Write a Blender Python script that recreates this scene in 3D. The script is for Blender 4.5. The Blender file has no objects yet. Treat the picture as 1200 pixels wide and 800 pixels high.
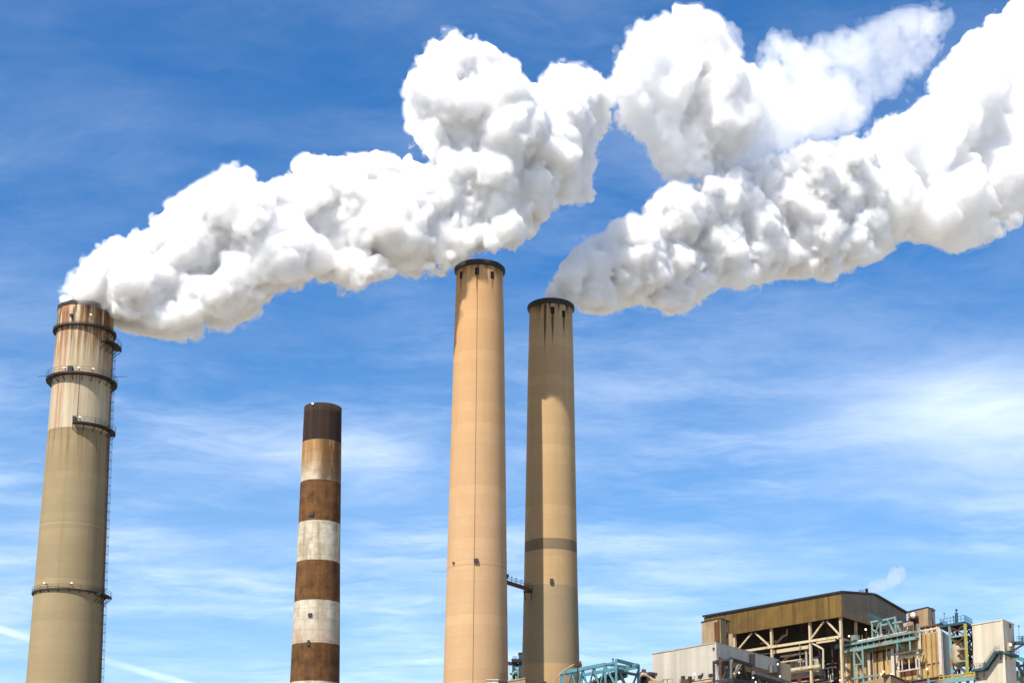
import bpy, math, random
import numpy as np
from mathutils import Vector

random.seed(11)
SC = bpy.context.scene
COL = SC.collection
R = math.radians

# ------------------------------------------------------------------ camera
F, CX, CY, PITCH = 1850.0, 650.0, 688.0, R(11.22)      # focal length and principal point, in pixels of a 1200 x 800 frame
EYE = Vector((0, 0, 2.0))
FWD = Vector((0, math.cos(PITCH), math.sin(PITCH)))
UP = Vector((0, -math.sin(PITCH), math.cos(PITCH)))
RIGHT = Vector((1, 0, 0))
cd = bpy.data.cameras.new('camera')
cam = bpy.data.objects.new('camera', cd); COL.objects.link(cam)
cam.location = EYE; cam.rotation_euler = (math.pi / 2 + PITCH, 0, 0)
cd.sensor_width = 36; cd.lens = F / 1200 * 36
cd.shift_x = -(CX - 600) / 1200; cd.shift_y = (CY - 400) / 1200
cd.clip_start = 1; cd.clip_end = 30000
SC.camera = cam

# ------------------------------------------------------------------ light
SUN_AZ, SUN_EL = R(57), R(53)        # light travels to the right and away from the camera (azimuth from +x towards +y)
LDIR = Vector((math.cos(SUN_AZ) * math.cos(SUN_EL), math.sin(SUN_AZ) * math.cos(SUN_EL), -math.sin(SUN_EL)))
sd = bpy.data.lights.new('sun', 'SUN'); sd.energy = 4.0; sd.angle = R(0.5); sd.color = (1, .93, .82)
sun = bpy.data.objects.new('sun', sd); COL.objects.link(sun)
sun.rotation_euler = LDIR.to_track_quat('-Z', 'Y').to_euler(); sun.location = (-200, -200, 400)
SC.view_settings.view_transform = 'Standard'; SC.view_settings.look = 'None'
SC.view_settings.exposure = 1.0; SC.view_settings.gamma = 1; SC.view_settings.use_curve_mapping = False
cy = SC.cycles
cy.max_bounces = 28; cy.diffuse_bounces = 3; cy.glossy_bounces = 2; cy.transmission_bounces = 4
cy.volume_bounces = 21; cy.transparent_max_bounces = 64
cy.use_denoising = True; cy.sample_clamp_indirect = 8


def ray(px, py):
    return (RIGHT * ((px - CX) / F) + UP * ((CY - py) / F) + FWD)


def P(px, py, Y):
    d = ray(px, py)
    return EYE + d * (Y / d.y)


def H(px, py, z):
    d = ray(px, py)
    return EYE + d * ((z - EYE.z) / d.z)


def mpp(py, Y):
    """metres per pixel for something at world depth Y seen at row py"""
    return (Y / ray(CX, py).y) / F


def rayplane(px, py, a, n):
    d = ray(px, py)
    return EYE + d * ((a - EYE).dot(n) / d.dot(n))


# ------------------------------------------------------------------ node helper
class NT:
    def __init__(s, tree):
        s.t = tree; s.t.nodes.clear()

    def n(s, typ, **kw):
        nd = s.t.nodes.new(typ)
        for k, v in kw.items():
            setattr(nd, k, v)
        return nd

    def put(s, sock, v):
        if v is None: return
        if hasattr(v, 'is_output'):
            s.t.links.new(v, sock)
        elif isinstance(v, (tuple, list)) and sock.type == 'RGBA' and len(v) == 3:
            sock.default_value = (*v, 1)
        else:
            sock.default_value = v

    def m(s, op, a, b=None, c=None, clamp=False):
        nd = s.n('ShaderNodeMath', operation=op); nd.use_clamp = clamp
        s.put(nd.inputs[0], a); s.put(nd.inputs[1], b)
        if c is not None: s.put(nd.inputs[2], c)
        return nd.outputs[0]

    def v(s, op, a, b=None, out=0):
        nd = s.n('ShaderNodeVectorMath', operation=op)
        s.put(nd.inputs[0], a); s.put(nd.inputs[1], b)
        return nd.outputs[out]

    def scale(s, vec, xyz):
        return s.v('MULTIPLY', vec, xyz)

    def noise(s, vec, sc=1.0, det=3.0, rough=.55, dist=0.0, col=False):
        nd = s.n('ShaderNodeTexNoise'); s.put(nd.inputs['Vector'], vec)
        nd.inputs['Scale'].default_value = sc; nd.inputs['Detail'].default_value = det
        nd.inputs['Roughness'].default_value = rough; nd.inputs['Distortion'].default_value = dist
        return nd.outputs['Color' if col else 'Fac']

    def ss(s, x, lo, hi, a=0.0, b=1.0):
        nd = s.n('ShaderNodeMapRange', interpolation_type='SMOOTHSTEP')
        s.put(nd.inputs[0], x); s.put(nd.inputs[1], lo); s.put(nd.inputs[2], hi); s.put(nd.inputs[3], a); s.put(nd.inputs[4], b)
        return nd.outputs[0]

    def lin(s, x, lo, hi, a=0.0, b=1.0):
        nd = s.n('ShaderNodeMapRange')
        s.put(nd.inputs[0], x); s.put(nd.inputs[1], lo); s.put(nd.inputs[2], hi); s.put(nd.inputs[3], a); s.put(nd.inputs[4], b)
        return nd.outputs[0]

    def mix(s, f, a, b, mode='MIX'):
        nd = s.n('ShaderNodeMix', data_type='RGBA', blend_type=mode)
        s.put(nd.inputs[0], f); s.put(nd.inputs[6], a); s.put(nd.inputs[7], b)
        return nd.outputs[2]

    def sep(s, vec):
        nd = s.n('ShaderNodeSeparateXYZ'); s.put(nd.inputs[0], vec); return nd.outputs

    def comb(s, x, y, z):
        nd = s.n('ShaderNodeCombineXYZ')
        for i, q in enumerate((x, y, z)): s.put(nd.inputs[i], q)
        return nd.outputs[0]

    def obj(s):
        return s.n('ShaderNodeTexCoord').outputs['Object']


# ------------------------------------------------------------------ sky
world = bpy.data.worlds.new('World'); SC.world = world; world.use_nodes = True
w = NT(world.node_tree)
sky = w.n('ShaderNodeTexSky', sky_type='NISHITA')
sky.sun_disc = False; sky.sun_elevation = SUN_EL
SUNV = -LDIR
sky.sun_rotation = math.atan2(SUNV.x, SUNV.y)
sky.altitude = 0; sky.air_density = 1.0; sky.dust_density = 0.6; sky.ozone_density = 2.2
D = w.n('ShaderNodeTexCoord').outputs['Generated']
dx, dy, dz = w.sep(D)
hs = w.n('ShaderNodeHueSaturation'); hs.inputs['Saturation'].default_value = 1.42; hs.inputs['Hue'].default_value = .505; hs.inputs['Value'].default_value = 1.0
w.put(hs.inputs['Color'], sky.outputs[0])
zz = w.m('MAXIMUM', w.m('ADD', dz, .06), .03)
layer = w.comb(w.m('DIVIDE', dx, zz), w.m('DIVIDE', dy, zz), 0.0)
warp = w.v('ADD', layer, w.v('MULTIPLY', w.v('SUBTRACT', w.noise(layer, 1.6, 5, .6, col=True), (.5, .5, .5)), (.45, .45, 0)))
rot = w.n('ShaderNodeMapping'); rot.inputs['Rotation'].default_value = (0, 0, R(14)); rot.inputs['Scale'].default_value = (1.0, 1.75, 1)
w.put(rot.inputs['Vector'], warp)
c1 = w.noise(rot.outputs[0], 1.3, 9, .66, .2)
c2 = w.noise(warp, .7, 4, .55)
rot2 = w.n('ShaderNodeMapping'); rot2.inputs['Rotation'].default_value = (0, 0, R(-52)); rot2.inputs['Scale'].default_value = (1.0, 2.3, 1)
w.put(rot2.inputs['Vector'], w.v('ADD', layer, w.v('MULTIPLY', w.v('SUBTRACT', w.noise(layer, 2.2, 4, .55, col=True), (.5, .5, .5)), (.35, .35, 0))))
c3 = w.noise(rot2.outputs[0], 1.5, 9, .66)
cir = w.m('MULTIPLY', w.m('MULTIPLY', w.ss(c1, .36, .80), w.ss(c2, .28, .62)), .8)
cir = w.m('ADD', cir, w.m('MULTIPLY', w.m('MULTIPLY', w.ss(c3, .36, .80), w.ss(w.noise(layer, 1.0, 4, .55), .34, .62)), 1.0), clamp=True)
low = w.ss(dz, .50, .12)                                     # more thin cloud lower in the sky
cir = w.m('MULTIPLY', cir, w.m('MULTIPLY_ADD', low, .75, .35))


def dirv(px, py): return ray(px, py).normalized()


def blob(px, py, sx, sy):
    d0 = ray(px, py)
    u = w.m('SUBTRACT', w.m('DIVIDE', dx, w.m('MAXIMUM', dy, .05)), d0.x / d0.y)
    vv = w.m('SUBTRACT', w.m('DIVIDE', dz, w.m('MAXIMUM', dy, .05)), d0.z / d0.y)
    u = w.m('DIVIDE', u, sx / F); vv = w.m('DIVIDE', vv, sy / F)
    q = w.m('ADD', w.m('MULTIPLY', u, u), w.m('MULTIPLY', vv, vv))
    return w.m('EXPONENT', w.m('MULTIPLY', q, -1.0))


bank = w.m('MULTIPLY', blob(1175, 480, 200, 72), w.lin(w.noise(warp, 1.6, 6, .6), .30, .72, .25, 1.0))
bank2 = w.m('MULTIPLY', blob(430, 545, 90, 40), w.lin(c1, .3, .7, .0, .26))
n = dirv(0, 737).cross(dirv(212, 799)).normalized()
dist = w.m('ABSOLUTE', w.v('DOT_PRODUCT', w.v('ADD', D, w.v('MULTIPLY', w.v('SUBTRACT', w.noise(D, 60, 3, .5, col=True), (.5, .5, .5)), (.002, .002, .002))), tuple(n), out=1))
trail = w.m('MULTIPLY', w.ss(dist, .0032, .0006), w.lin(w.noise(D, 30, 3, .5), .3, .7, .25, .8))
trail = w.m('MULTIPLY', trail, w.ss(dx, -.10, -.17))
cov = w.m('ADD', w.m('MULTIPLY', cir, .42), w.m('ADD', w.m('MULTIPLY', bank, .72), w.m('ADD', bank2, w.m('MULTIPLY', trail, .5))), clamp=True)
cov = w.m('MULTIPLY', cov, w.ss(dz, -.02, .05))
hz = w.m('MULTIPLY', w.ss(dz, .42, .10), .13)
skyc = w.mix(hz, hs.outputs[0], (6.2, 7.6, 9.4))
skyc = w.mix(cov, skyc, (8.6, 9.2, 9.9))
bg = w.n('ShaderNodeBackground'); w.put(bg.inputs[0], skyc); bg.inputs[1].default_value = .084
wo = w.n('ShaderNodeOutputWorld'); w.put(wo.inputs[0], bg.outputs[0])


# ------------------------------------------------------------------ mesh builder
class MB:
    def __init__(s): s.v = []; s.f = []; s.smooth = set()

    def add(s, vs, fs, smooth=False):
        o = len(s.v); s.v += [Vector(q) for q in vs]
        for f in fs:
            if smooth: s.smooth.add(len(s.f))
            s.f.append(tuple(o + i for i in f))
        return s

    def hexa(s, a, b):
        """a: four lower points counter-clockwise from above, b: the four upper ones"""
        return s.add([*a, *b], [(3, 2, 1, 0), (4, 5, 6, 7), (0, 1, 5, 4), (1, 2, 6, 5), (2, 3, 7, 6), (3, 0, 4, 7)])

    def box(s, c, u, v, wv):
        c, u, v, wv = Vector(c), Vector(u), Vector(v), Vector(wv)
        return s.hexa([c - u - v - wv, c + u - v - wv, c + u + v - wv, c - u + v - wv], [c - u - v + wv, c + u - v + wv, c + u + v + wv, c - u + v + wv])

    def abox(s, x0, x1, y0, y1, z0, z1):
        return s.hexa([(x0, y0, z0), (x1, y0, z0), (x1, y1, z0), (x0, y1, z0)], [(x0, y0, z1), (x1, y0, z1), (x1, y1, z1), (x0, y1, z1)])

    def beam(s, p, q, wd, ht=None, side=None):
        p, q = Vector(p), Vector(q); d = q - p
        if d.length < 1e-4: return s
        dn = d.normalized()
        ref = side if side is not None else (Vector((0, 0, 1)) if abs(dn.z) < .95 else Vector((1, 0, 0)))
        u = dn.cross(ref).normalized() * (wd / 2); v = u.cross(dn).normalized() * ((ht or wd) / 2)
        return s.box((p + q) / 2, u, v, d / 2)

    def tube(s, pts, r, n=8):
        pts = [Vector(p) for p in pts]; rings = []
        for i, p in enumerate(pts):
            d = (pts[min(i + 1, len(pts) - 1)] - pts[max(i - 1, 0)]).normalized()
            ref = Vector((0, 0, 1)) if abs(d.z) < .95 else Vector((1, 0, 0))
            u = d.cross(ref).normalized(); v = u.cross(d).normalized()
            rr = r[i] if isinstance(r, (list, tuple)) else r
            rings.append([p + (u * math.cos(k * 2 * math.pi / n) + v * math.sin(k * 2 * math.pi / n)) * rr for k in range(n)])
        vs = [q for g in rings for q in g]
        fs = [(i * n + k, i * n + (k + 1) % n, (i + 1) * n + (k + 1) % n, (i + 1) * n + k) for i in range(len(pts) - 1) for k in range(n)]
        s.add(vs, fs, True)
        s.add(rings[0], [tuple(range(n))[::-1]]); s.add(rings[-1], [tuple(range(n))])
        return s

    def lathe(s, prof, c=(0, 0, 0), n=96, a0=0, a1=2 * math.pi, smooth=True):
        full = abs(a1 - a0 - 2 * math.pi) < 1e-6
        m = n if full else n + 1
        vs = [(c[0] + r * math.sin(a0 + (a1 - a0) * k / n), c[1] - r * math.cos(a0 + (a1 - a0) * k / n), c[2] + z) for r, z in prof for k in range(m)]
        fs = []
        for i in range(len(prof) - 1):
            for k in range(n):
                k2 = (k + 1) % m
                fs.append((i * m + k, i * m + k2, (i + 1) * m + k2, (i + 1) * m + k))
        return s.add(vs, fs, smooth)

    def ball(s, c, r, n=8):
        c = Vector(c)
        return s.lathe([(max(r * math.sin(math.pi * i / n), 1e-4), -r * math.cos(math.pi * i / n)) for i in range(n + 1)], c, n * 2)

    def build(s, name, mat, parent=None, **tags):
        off = Vector(parent.matrix_world.translation) if parent else Vector((0, 0, 0))
        if parent: off = wpos(parent)
        base = Vector((0, 0, 0))
        if not parent:
            xs = [q.x for q in s.v]; ys = [q.y for q in s.v]; zs = [q.z for q in s.v]
            base = Vector(((min(xs) + max(xs)) / 2, (min(ys) + max(ys)) / 2, min(zs)))
            off = base
        me = bpy.data.meshes.new(name); me.from_pydata([q - off for q in s.v], [], s.f)
        sm = [i in s.smooth for i in range(len(s.f))]
        me.polygons.foreach_set('use_smooth', sm)
        for mt in (mat if isinstance(mat, (list, tuple)) else [mat]): me.materials.append(mt)
        me.update()
        o = bpy.data.objects.new(name, me); COL.objects.link(o)
        o.location = base; POS[o.name] = off
        if parent: o.parent = parent
        tag(o, **tags)
        return o


POS = {}


def wpos(o): return POS.get(o.name, Vector((0, 0, 0)))


def tag(o, label=None, cat=None, group=None, kind=None):
    if label: o['label'] = label
    if cat: o['category'] = cat
    if group: o['group'] = group
    if kind: o['kind'] = kind


def thing(name, loc, label, cat, group=None):
    o = bpy.data.objects.new(name, None); COL.objects.link(o); o.location = loc
    o.empty_display_size = 1
    POS[o.name] = Vector(loc); tag(o, label, cat, group); return o


# ------------------------------------------------------------------ materials
def material(name):
    m = bpy.data.materials.new(name); m.use_nodes = True
    return m, NT(m.node_tree)


def finish(t, col, rough=.85, bump=None, bstr=.3, bdist=.1, metal=0.0, emis=None, estr=0):
    b = t.n('ShaderNodeBsdfPrincipled'); t.put(b.inputs['Base Color'], col); t.put(b.inputs['Roughness'], rough)
    b.inputs['Metallic'].default_value = metal
    b.inputs['Specular IOR Level'].default_value = .3
    if emis: t.put(b.inputs['Emission Color'], emis); b.inputs['Emission Strength'].default_value = estr
    if bump is not None:
        bn = t.n('ShaderNodeBump'); bn.inputs['Strength'].default_value = bstr; bn.inputs['Distance'].default_value = bdist
        t.put(bn.inputs['Height'], bump); t.put(b.inputs['Normal'], bn.outputs[0])
    o = t.n('ShaderNodeOutputMaterial'); t.put(o.inputs[0], b.outputs[0])


def painted(name, col, wear=None, rough=.6, metal=0.0, amount=.35, sc=.6):
    m, t = material(name); p = t.obj()
    c = t.mix(t.lin(t.noise(p, sc * 3, 5, .6), .3, .7), tuple(q * .82 for q in col), tuple(min(1, q * 1.1) for q in col))
    if wear:
        k = t.m('MULTIPLY', t.ss(t.noise(t.scale(p, (1, 1, .35)), sc, 6, .65), .62 - amount * .4, .80 - amount * .3), .9)
        c = t.mix(k, c, wear)
    finish(t, c, rough, metal=metal); return m


def lampmat(name, col, s):
    m, t = material(name); finish(t, (.8, .8, .8), .4, emis=col, estr=s); return m


M = {}
M['dark_steel'] = painted('dark_steel', (0.025, 0.022, 0.021), (0.063, 0.032, 0.014), .6, 0)
M['grey_steel'] = painted('grey_steel', (0.140, 0.140, 0.133), (0.084, 0.056, 0.035), .55, 0)
M['rust_steel'] = painted('rust_steel', (0.091, 0.038, 0.021), (0.042, 0.021, 0.014), .8, 0)
M['teal'] = painted('teal_paint', (.075, .225, .265), (.13, .09, .055), .55, 0, .32)
M['teal_dark'] = painted('dark_teal_paint', (0.021, 0.077, 0.098), (0.070, 0.049, 0.035), .55, 0, .2)
M['aqua'] = painted('aqua_paint', (.16, .285, .28), (.20, .12, .06), .55, 0, .42)
M['cream'] = painted('cream_paint', (0.518, 0.420, 0.280), (0.315, 0.196, 0.091), .6, 0, .25)
M['white_rail'] = painted('white_paint', (0.504, 0.476, 0.434), (0.280, 0.196, 0.126), .6, 0, .2)
M['yellow'] = painted('yellow_paint', (0.434, 0.322, 0.042), (0.245, 0.154, 0.056), .6, 0, .25)
M['green_yellow'] = painted('yellow_green_paint', (0.294, 0.266, 0.070), (0.196, 0.140, 0.056), .6, 0, .3)
M['black'] = painted('near_black', (0.008, 0.008, 0.007), None, .9)  # plain black; on openings it stands in for their unlit inside
M['dark_wall'] = painted('dark_brown_wall', (0.038, 0.032, 0.025), (0.112, 0.077, 0.049), .9, 0, .35, .25)  # very dark brown with paler brown patches
M['lamp_warm'] = lampmat('lamp_glow_warm', (1, .62, .25), 1.7)
M['lamp_white'] = lampmat('lamp_glow_white', (1, .95, .88), .8)
M['hood'] = painted('lamp_housing', (0.035, 0.035, 0.035))
M['cable'] = painted('weathered_cable', (.17, .10, .05))
M['pipe'] = painted('insulated_pipe', (0.350, 0.266, 0.168), (0.210, 0.119, 0.056), .6, 0, .3)
M['white_tank'] = painted('white_tank_paint', (0.560, 0.532, 0.490), (0.315, 0.231, 0.154), .5, 0, .1)


def concrete(name, base, lift=2.4, extra=None, top=None, streak=.25, rough=.9, panel=False):
    """slip-formed concrete: casting lifts, blotches, vertical streaks; extra(t, p, z, ang, col) adds its own paint and stains"""
    m, t = material(name); p = t.obj(); x, y, z = t.sep(p)
    ang = t.m('ARCTAN2', x, t.m('MULTIPLY', y, -1.0))
    lid = t.m('FLOOR', t.m('DIVIDE', z, lift))
    tone = t.n('ShaderNodeTexWhiteNoise', noise_dimensions='1D'); t.put(tone.inputs['W'], lid)
    c = t.mix(t.lin(tone.outputs[0], 0, 1), tuple(q * .84 for q in base), tuple(q * 1.08 for q in base))
    bl = t.noise(t.scale(p, (.16, .16, .07)), 1.0, 6, .65)
    c = t.mix(t.lin(bl, .3, .7, 0, .9), c, tuple(q * f for q, f in zip(base, (.82, .78, .72))))
    st = t.noise(t.scale(p, (.9, .9, .018)), 1.0, 4, .6)
    c = t.mix(t.m('MULTIPLY', t.ss(st, .52, .75), streak), c, tuple(q * f for q, f in zip(base, (.60, .52, .42))))
    fr = t.m('FRACT', t.m('DIVIDE', z, lift))
    seam = t.m('ADD', t.ss(fr, .035, .0), t.ss(fr, .965, 1.0), clamp=True)
    sn = t.lin(t.noise(t.scale(p, (.3, .3, .02)), 1, 3, .6), .35, .7, .15, .8)
    c = t.mix(t.m('MULTIPLY', seam, sn), c, tuple(q * .62 for q in base))
    fine = t.noise(p, 1.6, 5, .65)
    c = t.mix(t.lin(fine, .3, .7, 0, .22), c, tuple(q * .72 for q in base))
    if extra: c = extra(t, p, z, ang, c)
    finish(t, c, rough, bump=t.m('ADD', fine, t.m('MULTIPLY', seam, -.5)), bstr=.25, bdist=.08)
    return m


# ------------------------------------------------------------------ ground
gm, t = material('ground_gravel'); p = t.obj()
finish(t, t.mix(t.noise(p, .03, 6, .6), (.24, .215, .17), (.33, .30, .24)), .95)
g = MB(); g.add([(-9000, -9000, 0), (9000, -9000, 0), (9000, 9000, 0), (-9000, 9000, 0)], [(0, 1, 2, 3)])
g.build('ground', gm, kind='structure')

# ------------------------------------------------------------------ chimney stacks


class Stack:
    def __init__(s, name, label, top, rows, Y, zcap=0):
        """top: (px, py) of the axis at the top; rows: [(py, half width in px)] from the top down"""
        a = P(top[0], top[1], Y); s.Y = Y; s.x = a.x; s.top = a.z
        s.prof = []
        for py, hw in rows:
            s.prof.append((P(top[0], py, Y).z, hw * mpp(py, Y)))
        z1, r1 = s.prof[-1]; z0, r0 = s.prof[-2]
        s.prof.append((0.0, r1 + (r1 - r0) / (z1 - z0) * (0 - z1)))
        s.root = thing(name, (s.x, Y, 0), label, 'chimney')

    def r(s, z):
        pr = s.prof
        if z >= pr[0][0]: return pr[0][1]
        for (za, ra), (zb, rb) in zip(pr, pr[1:]):
            if za >= z >= zb: return ra + (rb - ra) * (za - z) / (za - zb)
        return pr[-1][1]

    def zf(s, py, px=None):
        """height at which row py meets the face of the stack towards the camera"""
        z = P(s.root.location.x * 0 + CX, py, s.Y).z
        for _ in range(3): z = P(CX, py, s.Y - s.r(z) * .95).z
        return z

    def pt(s, z, a, off=0.0):
        r = s.r(z) + off
        return Vector((s.x + r * math.sin(a), s.Y - r * math.cos(a), z))

    def shaft(s, mat, open_r=.80):
        zs = [q[0] for q in s.prof]; pr = []
        N = 60
        for i in range(N + 1):
            z = s.top * i / N; pr.append((s.r(z), z))
        rt = s.r(s.top)
        pr += [(rt * open_r, s.top), (rt * open_r, s.top - 9)]
        b = MB(); b.lathe(pr, (s.x, s.Y, 0), 128)
        o = b.build('shaft', mat, s.root)
        b = MB(); c = (s.x, s.Y, s.top - 8.5)
        b.lathe([(rt * open_r - .01, 0), (.01, 0)], c, 48); b.build('flue_floor', M['black'], s.root)
        return o


def ring_platform(st, z, wdt, a0, a1, rail=1.15, brackets=True, thick=.28, lights=()):
    full = a1 - a0 > 6.28
    n = max(6, int((a1 - a0) * 16))
    r0 = st.r(z) + .02; r1 = r0 + wdt
    b = MB(); b.lathe([(r0, -thick), (r1, -thick), (r1, 0), (r0, 0)], (st.x, st.Y, z), n, a0, a1, False)
    if not full:
        for a in (a0, a1):
            q = [Vector((st.x + r * math.sin(a), st.Y - r * math.cos(a), z + dz)) for r, dz in ((r0, -thick), (r1, -thick), (r1, 0), (r0, 0))]
            b.add(q, [(0, 1, 2, 3)])
    m = max(4, int((a1 - a0) * 3.5))
    pts = [a0 + (a1 - a0) * k / m for k in range(m + 1)]
    q = lambda a, h: Vector((st.x + (r1 - .06) * math.sin(a), st.Y - (r1 - .06) * math.cos(a), z + h))
    if brackets:
        for a in (pts[:-1] if full else pts):
            i = Vector((st.x + r0 * math.sin(a), st.Y - r0 * math.cos(a), z - thick - .02)); o = q(a, -thick - .02)
            b.beam(o, i - Vector((0, 0, wdt * .95)), .14); b.beam(i, o, .12)
    pl = b.build('platform', M['dark_steel'], st.root)
    b = MB()
    for a in (pts[:-1] if full else pts): b.beam(q(a, 0), q(a, rail), .06)
    fine = [a0 + (a1 - a0) * k / (m * 3) for k in range(m * 3 + 1)]
    for h in (rail * .5, rail):
        for a, a2 in zip(fine, fine[1:]): b.beam(q(a, h), q(a2, h), .05)
    b.build('railing', M['dark_steel'], pl)
    return pl


def beacon(st, z, a, off=.35, mat='lamp_warm', r=.2):
    c = st.pt(z, a, off); b = MB(); b.ball(c, r, 6); o = b.build('beacon', M[mat], st.root)
    k = MB(); k.beam(st.pt(z - .1, a, -.05), c - Vector((0, 0, .12)), .16); k.build('bracket', M['hood'], o)
    return o


def wallbox(st, z, a, wd, ht, dep=.25, mat='black', name='vent_opening', frame=True):
    c = st.pt(z, a); nrm = Vector((math.sin(a), -math.cos(a), 0)); u = Vector((math.cos(a), math.sin(a), 0))
    b = MB(); b.box(c + nrm * (dep / 2 - .05), u * wd / 2, nrm * (dep / 2), Vector((0, 0, ht / 2)))
    o = b.build(name, M[mat], st.root)
    return o


# --- the left stack, with platforms
MP = mpp(400, 350)
LS = Stack('chimney_stack', 'rust streaked concrete chimney with dark ring platforms and an outside ladder', (101, 365), [(365, 31.5), (437, 33.2), (495, 34.4), (688, 39.2), (800, 42)], 350)
zl = {k: LS.zf(k) for k in (378, 395, 437, 494, 500, 540, 612, 688)}


def left_paint(t, p, z, ang, c):
    wob = t.m('MULTIPLY', t.m('SUBTRACT', t.noise(t.scale(p, (0.350, 0.350, 0.140)), 1, 3), .5), .35)
    up = t.ss(t.m('ADD', z, wob), zl[500] - .12, zl[500] + .12)
    pn = t.noise(t.scale(p, (0.350, 0.350, 0.042)), 1.0, 5, .6)
    paint = t.mix(t.lin(pn, .3, .7), (.37, .305, .20), (.52, .455, .335))
    c = t.mix(up, c, paint)
    # rust runs below the top and below each platform
    s1 = t.noise(t.scale(p, (1.2, 1.2, .035)), 1.0, 5, .7); s2 = t.noise(t.scale(p, (.62, .62, .04)), 1.7, 4, .65)
    rust = (.215, .115, .045); dark = (0.084, 0.035, 0.015)
    topm = t.ss(z, zl[437] - 2, zl[378] + 1)
    k = t.m('MULTIPLY', t.ss(s1, .38, .58), t.m('MULTIPLY_ADD', topm, 1.0, t.m('MULTIPLY', up, .22)))
    c = t.mix(k, c, rust)
    k = t.m('MULTIPLY', t.ss(s2, .43, .56), t.ss(z, zl[395] - 4, LS.top - 1))
    c = t.mix(t.m('MULTIPLY', k, .9), c, dark)
    m437 = t.m('MULTIPLY', t.ss(z, zl[437] - 9, zl[437]), t.ss(z, zl[437] + .2, zl[437]))
    c = t.mix(t.m('MULTIPLY', t.m('MULTIPLY', t.ss(s1, .46, .64), m437), .55), c, (0.280, 0.119, 0.049))
    # pinkish runs on the painted band
    for a0, a1 in ((-.62, -.46), (-.42, -.30)):
        mk = t.m('MULTIPLY', t.ss(ang, a0 - .04, a0 + .02), t.ss(ang, a1 + .05, a1 - .02))
        mk = t.m('MULTIPLY', mk, t.m('MULTIPLY', up, t.lin(s1, .35, .6, .1, .6)))
        c = t.mix(mk, c, (0.315, 0.140, 0.070))
    dn = t.m('MULTIPLY', t.ss(z, zl[500] - 14, zl[500]), t.m('SUBTRACT', 1.0, up))
    c = t.mix(t.m('MULTIPLY', t.ss(s1, .44, .66), t.m('MULTIPLY', dn, .75)), c, (0.154, 0.081, 0.028))
    ln = t.m('MULTIPLY', t.ss(t.m('ABSOLUTE', t.m('SUBTRACT', z, zl[612])), .16, .04), .5)
    c = t.mix(ln, c, (0.385, 0.315, 0.196))
    return c


LS.shaft(concrete('olive_concrete', (.298, .236, .136), 1.9, left_paint, streak=.3))
# ragged black liner lip
b = MB(); rng = random.Random(4); n = 72; rt = LS.r(LS.top)
hs_ = [0.25 + .12 * rng.random() for _ in range(n)]
for k0, wd, h in ((2, 5, .45), (14, 4, .6), (68, 3, .4), (56, 4, .55), (30, 5, .5)):
    for q in range(wd): hs_[(k0 + q) % n] = h + .1 * rng.random()
vs = []
for k in range(n):
    a = 2 * math.pi * k / n
    for rr, zz_ in ((rt + .12, -.5), (rt + .12, hs_[k]), (rt - .35, hs_[k]), (rt - .35, -.0)):
        vs.append((LS.x + rr * math.sin(a), LS.Y - rr * math.cos(a), LS.top + zz_))
fs = [(k * 4 + i, (k + 1) % n * 4 + i, (k + 1) % n * 4 + i + 1, k * 4 + i + 1) for k in range(n) for i in range(3)]
b.add(vs, fs); b.build('rim', M['dark_steel'], LS.root)
ring_platform(LS, zl[378] - .3, .75, 0, 2 * math.pi, .3, thick=.35)
ring_platform(LS, zl[395], 2.0, .9, 1.9, 1.2)
ring_platform(LS, zl[437], 1.35, 0, 2 * math.pi, 1.2, thick=.45)
ring_platform(LS, zl[494] - .2, 1.35, .12, 2.0, 1.2, thick=.4)
ring_platform(LS, zl[688] - .2, .42, 0, 2 * math.pi, .9, thick=.35)
ring_platform(LS, zl[688] - .6, 1.8, 1.1, 1.75, 1.1)
# caged ladder on the right flank
b = MB(); A = 1.52
up_ = Vector((0, 0, 1))
for da in (-.035, .035):
    zz_ = list(np.linspace(2, zl[395], 40)); b.tube([LS.pt(q, A + da, .35) for q in zz_], .06, 5)
for zq in np.arange(2.5, zl[395], .9): b.beam(LS.pt(zq, A - .035, .35), LS.pt(zq, A + .035, .35), .06)
for zq in np.arange(4, zl[395], 2.7): b.beam(LS.pt(zq, A, 0), LS.pt(zq, A, .4), .1)
lad = b.build('ladder', M['rust_steel'], LS.root)
b = MB()
for zq in np.arange(5, zl[395], 2.0):
    ring = []
    for k in range(9):
        th = math.pi * k / 8
        o = .35 + .75 * math.sin(th); da = (.055 * math.cos(th))
        ring.append(LS.pt(zq, A + da, o))
    for q, q2 in zip(ring, ring[1:]): b.beam(q, q2, .06)
for th in (.5, 1.57, 2.64):
    b.tube([LS.pt(q, A + .055 * math.cos(th), .35 + .75 * math.sin(th)) for q in np.linspace(5, zl[395], 30)], .035, 4)
b.build('ladder_cage', M['dark_steel'], lad)
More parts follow.
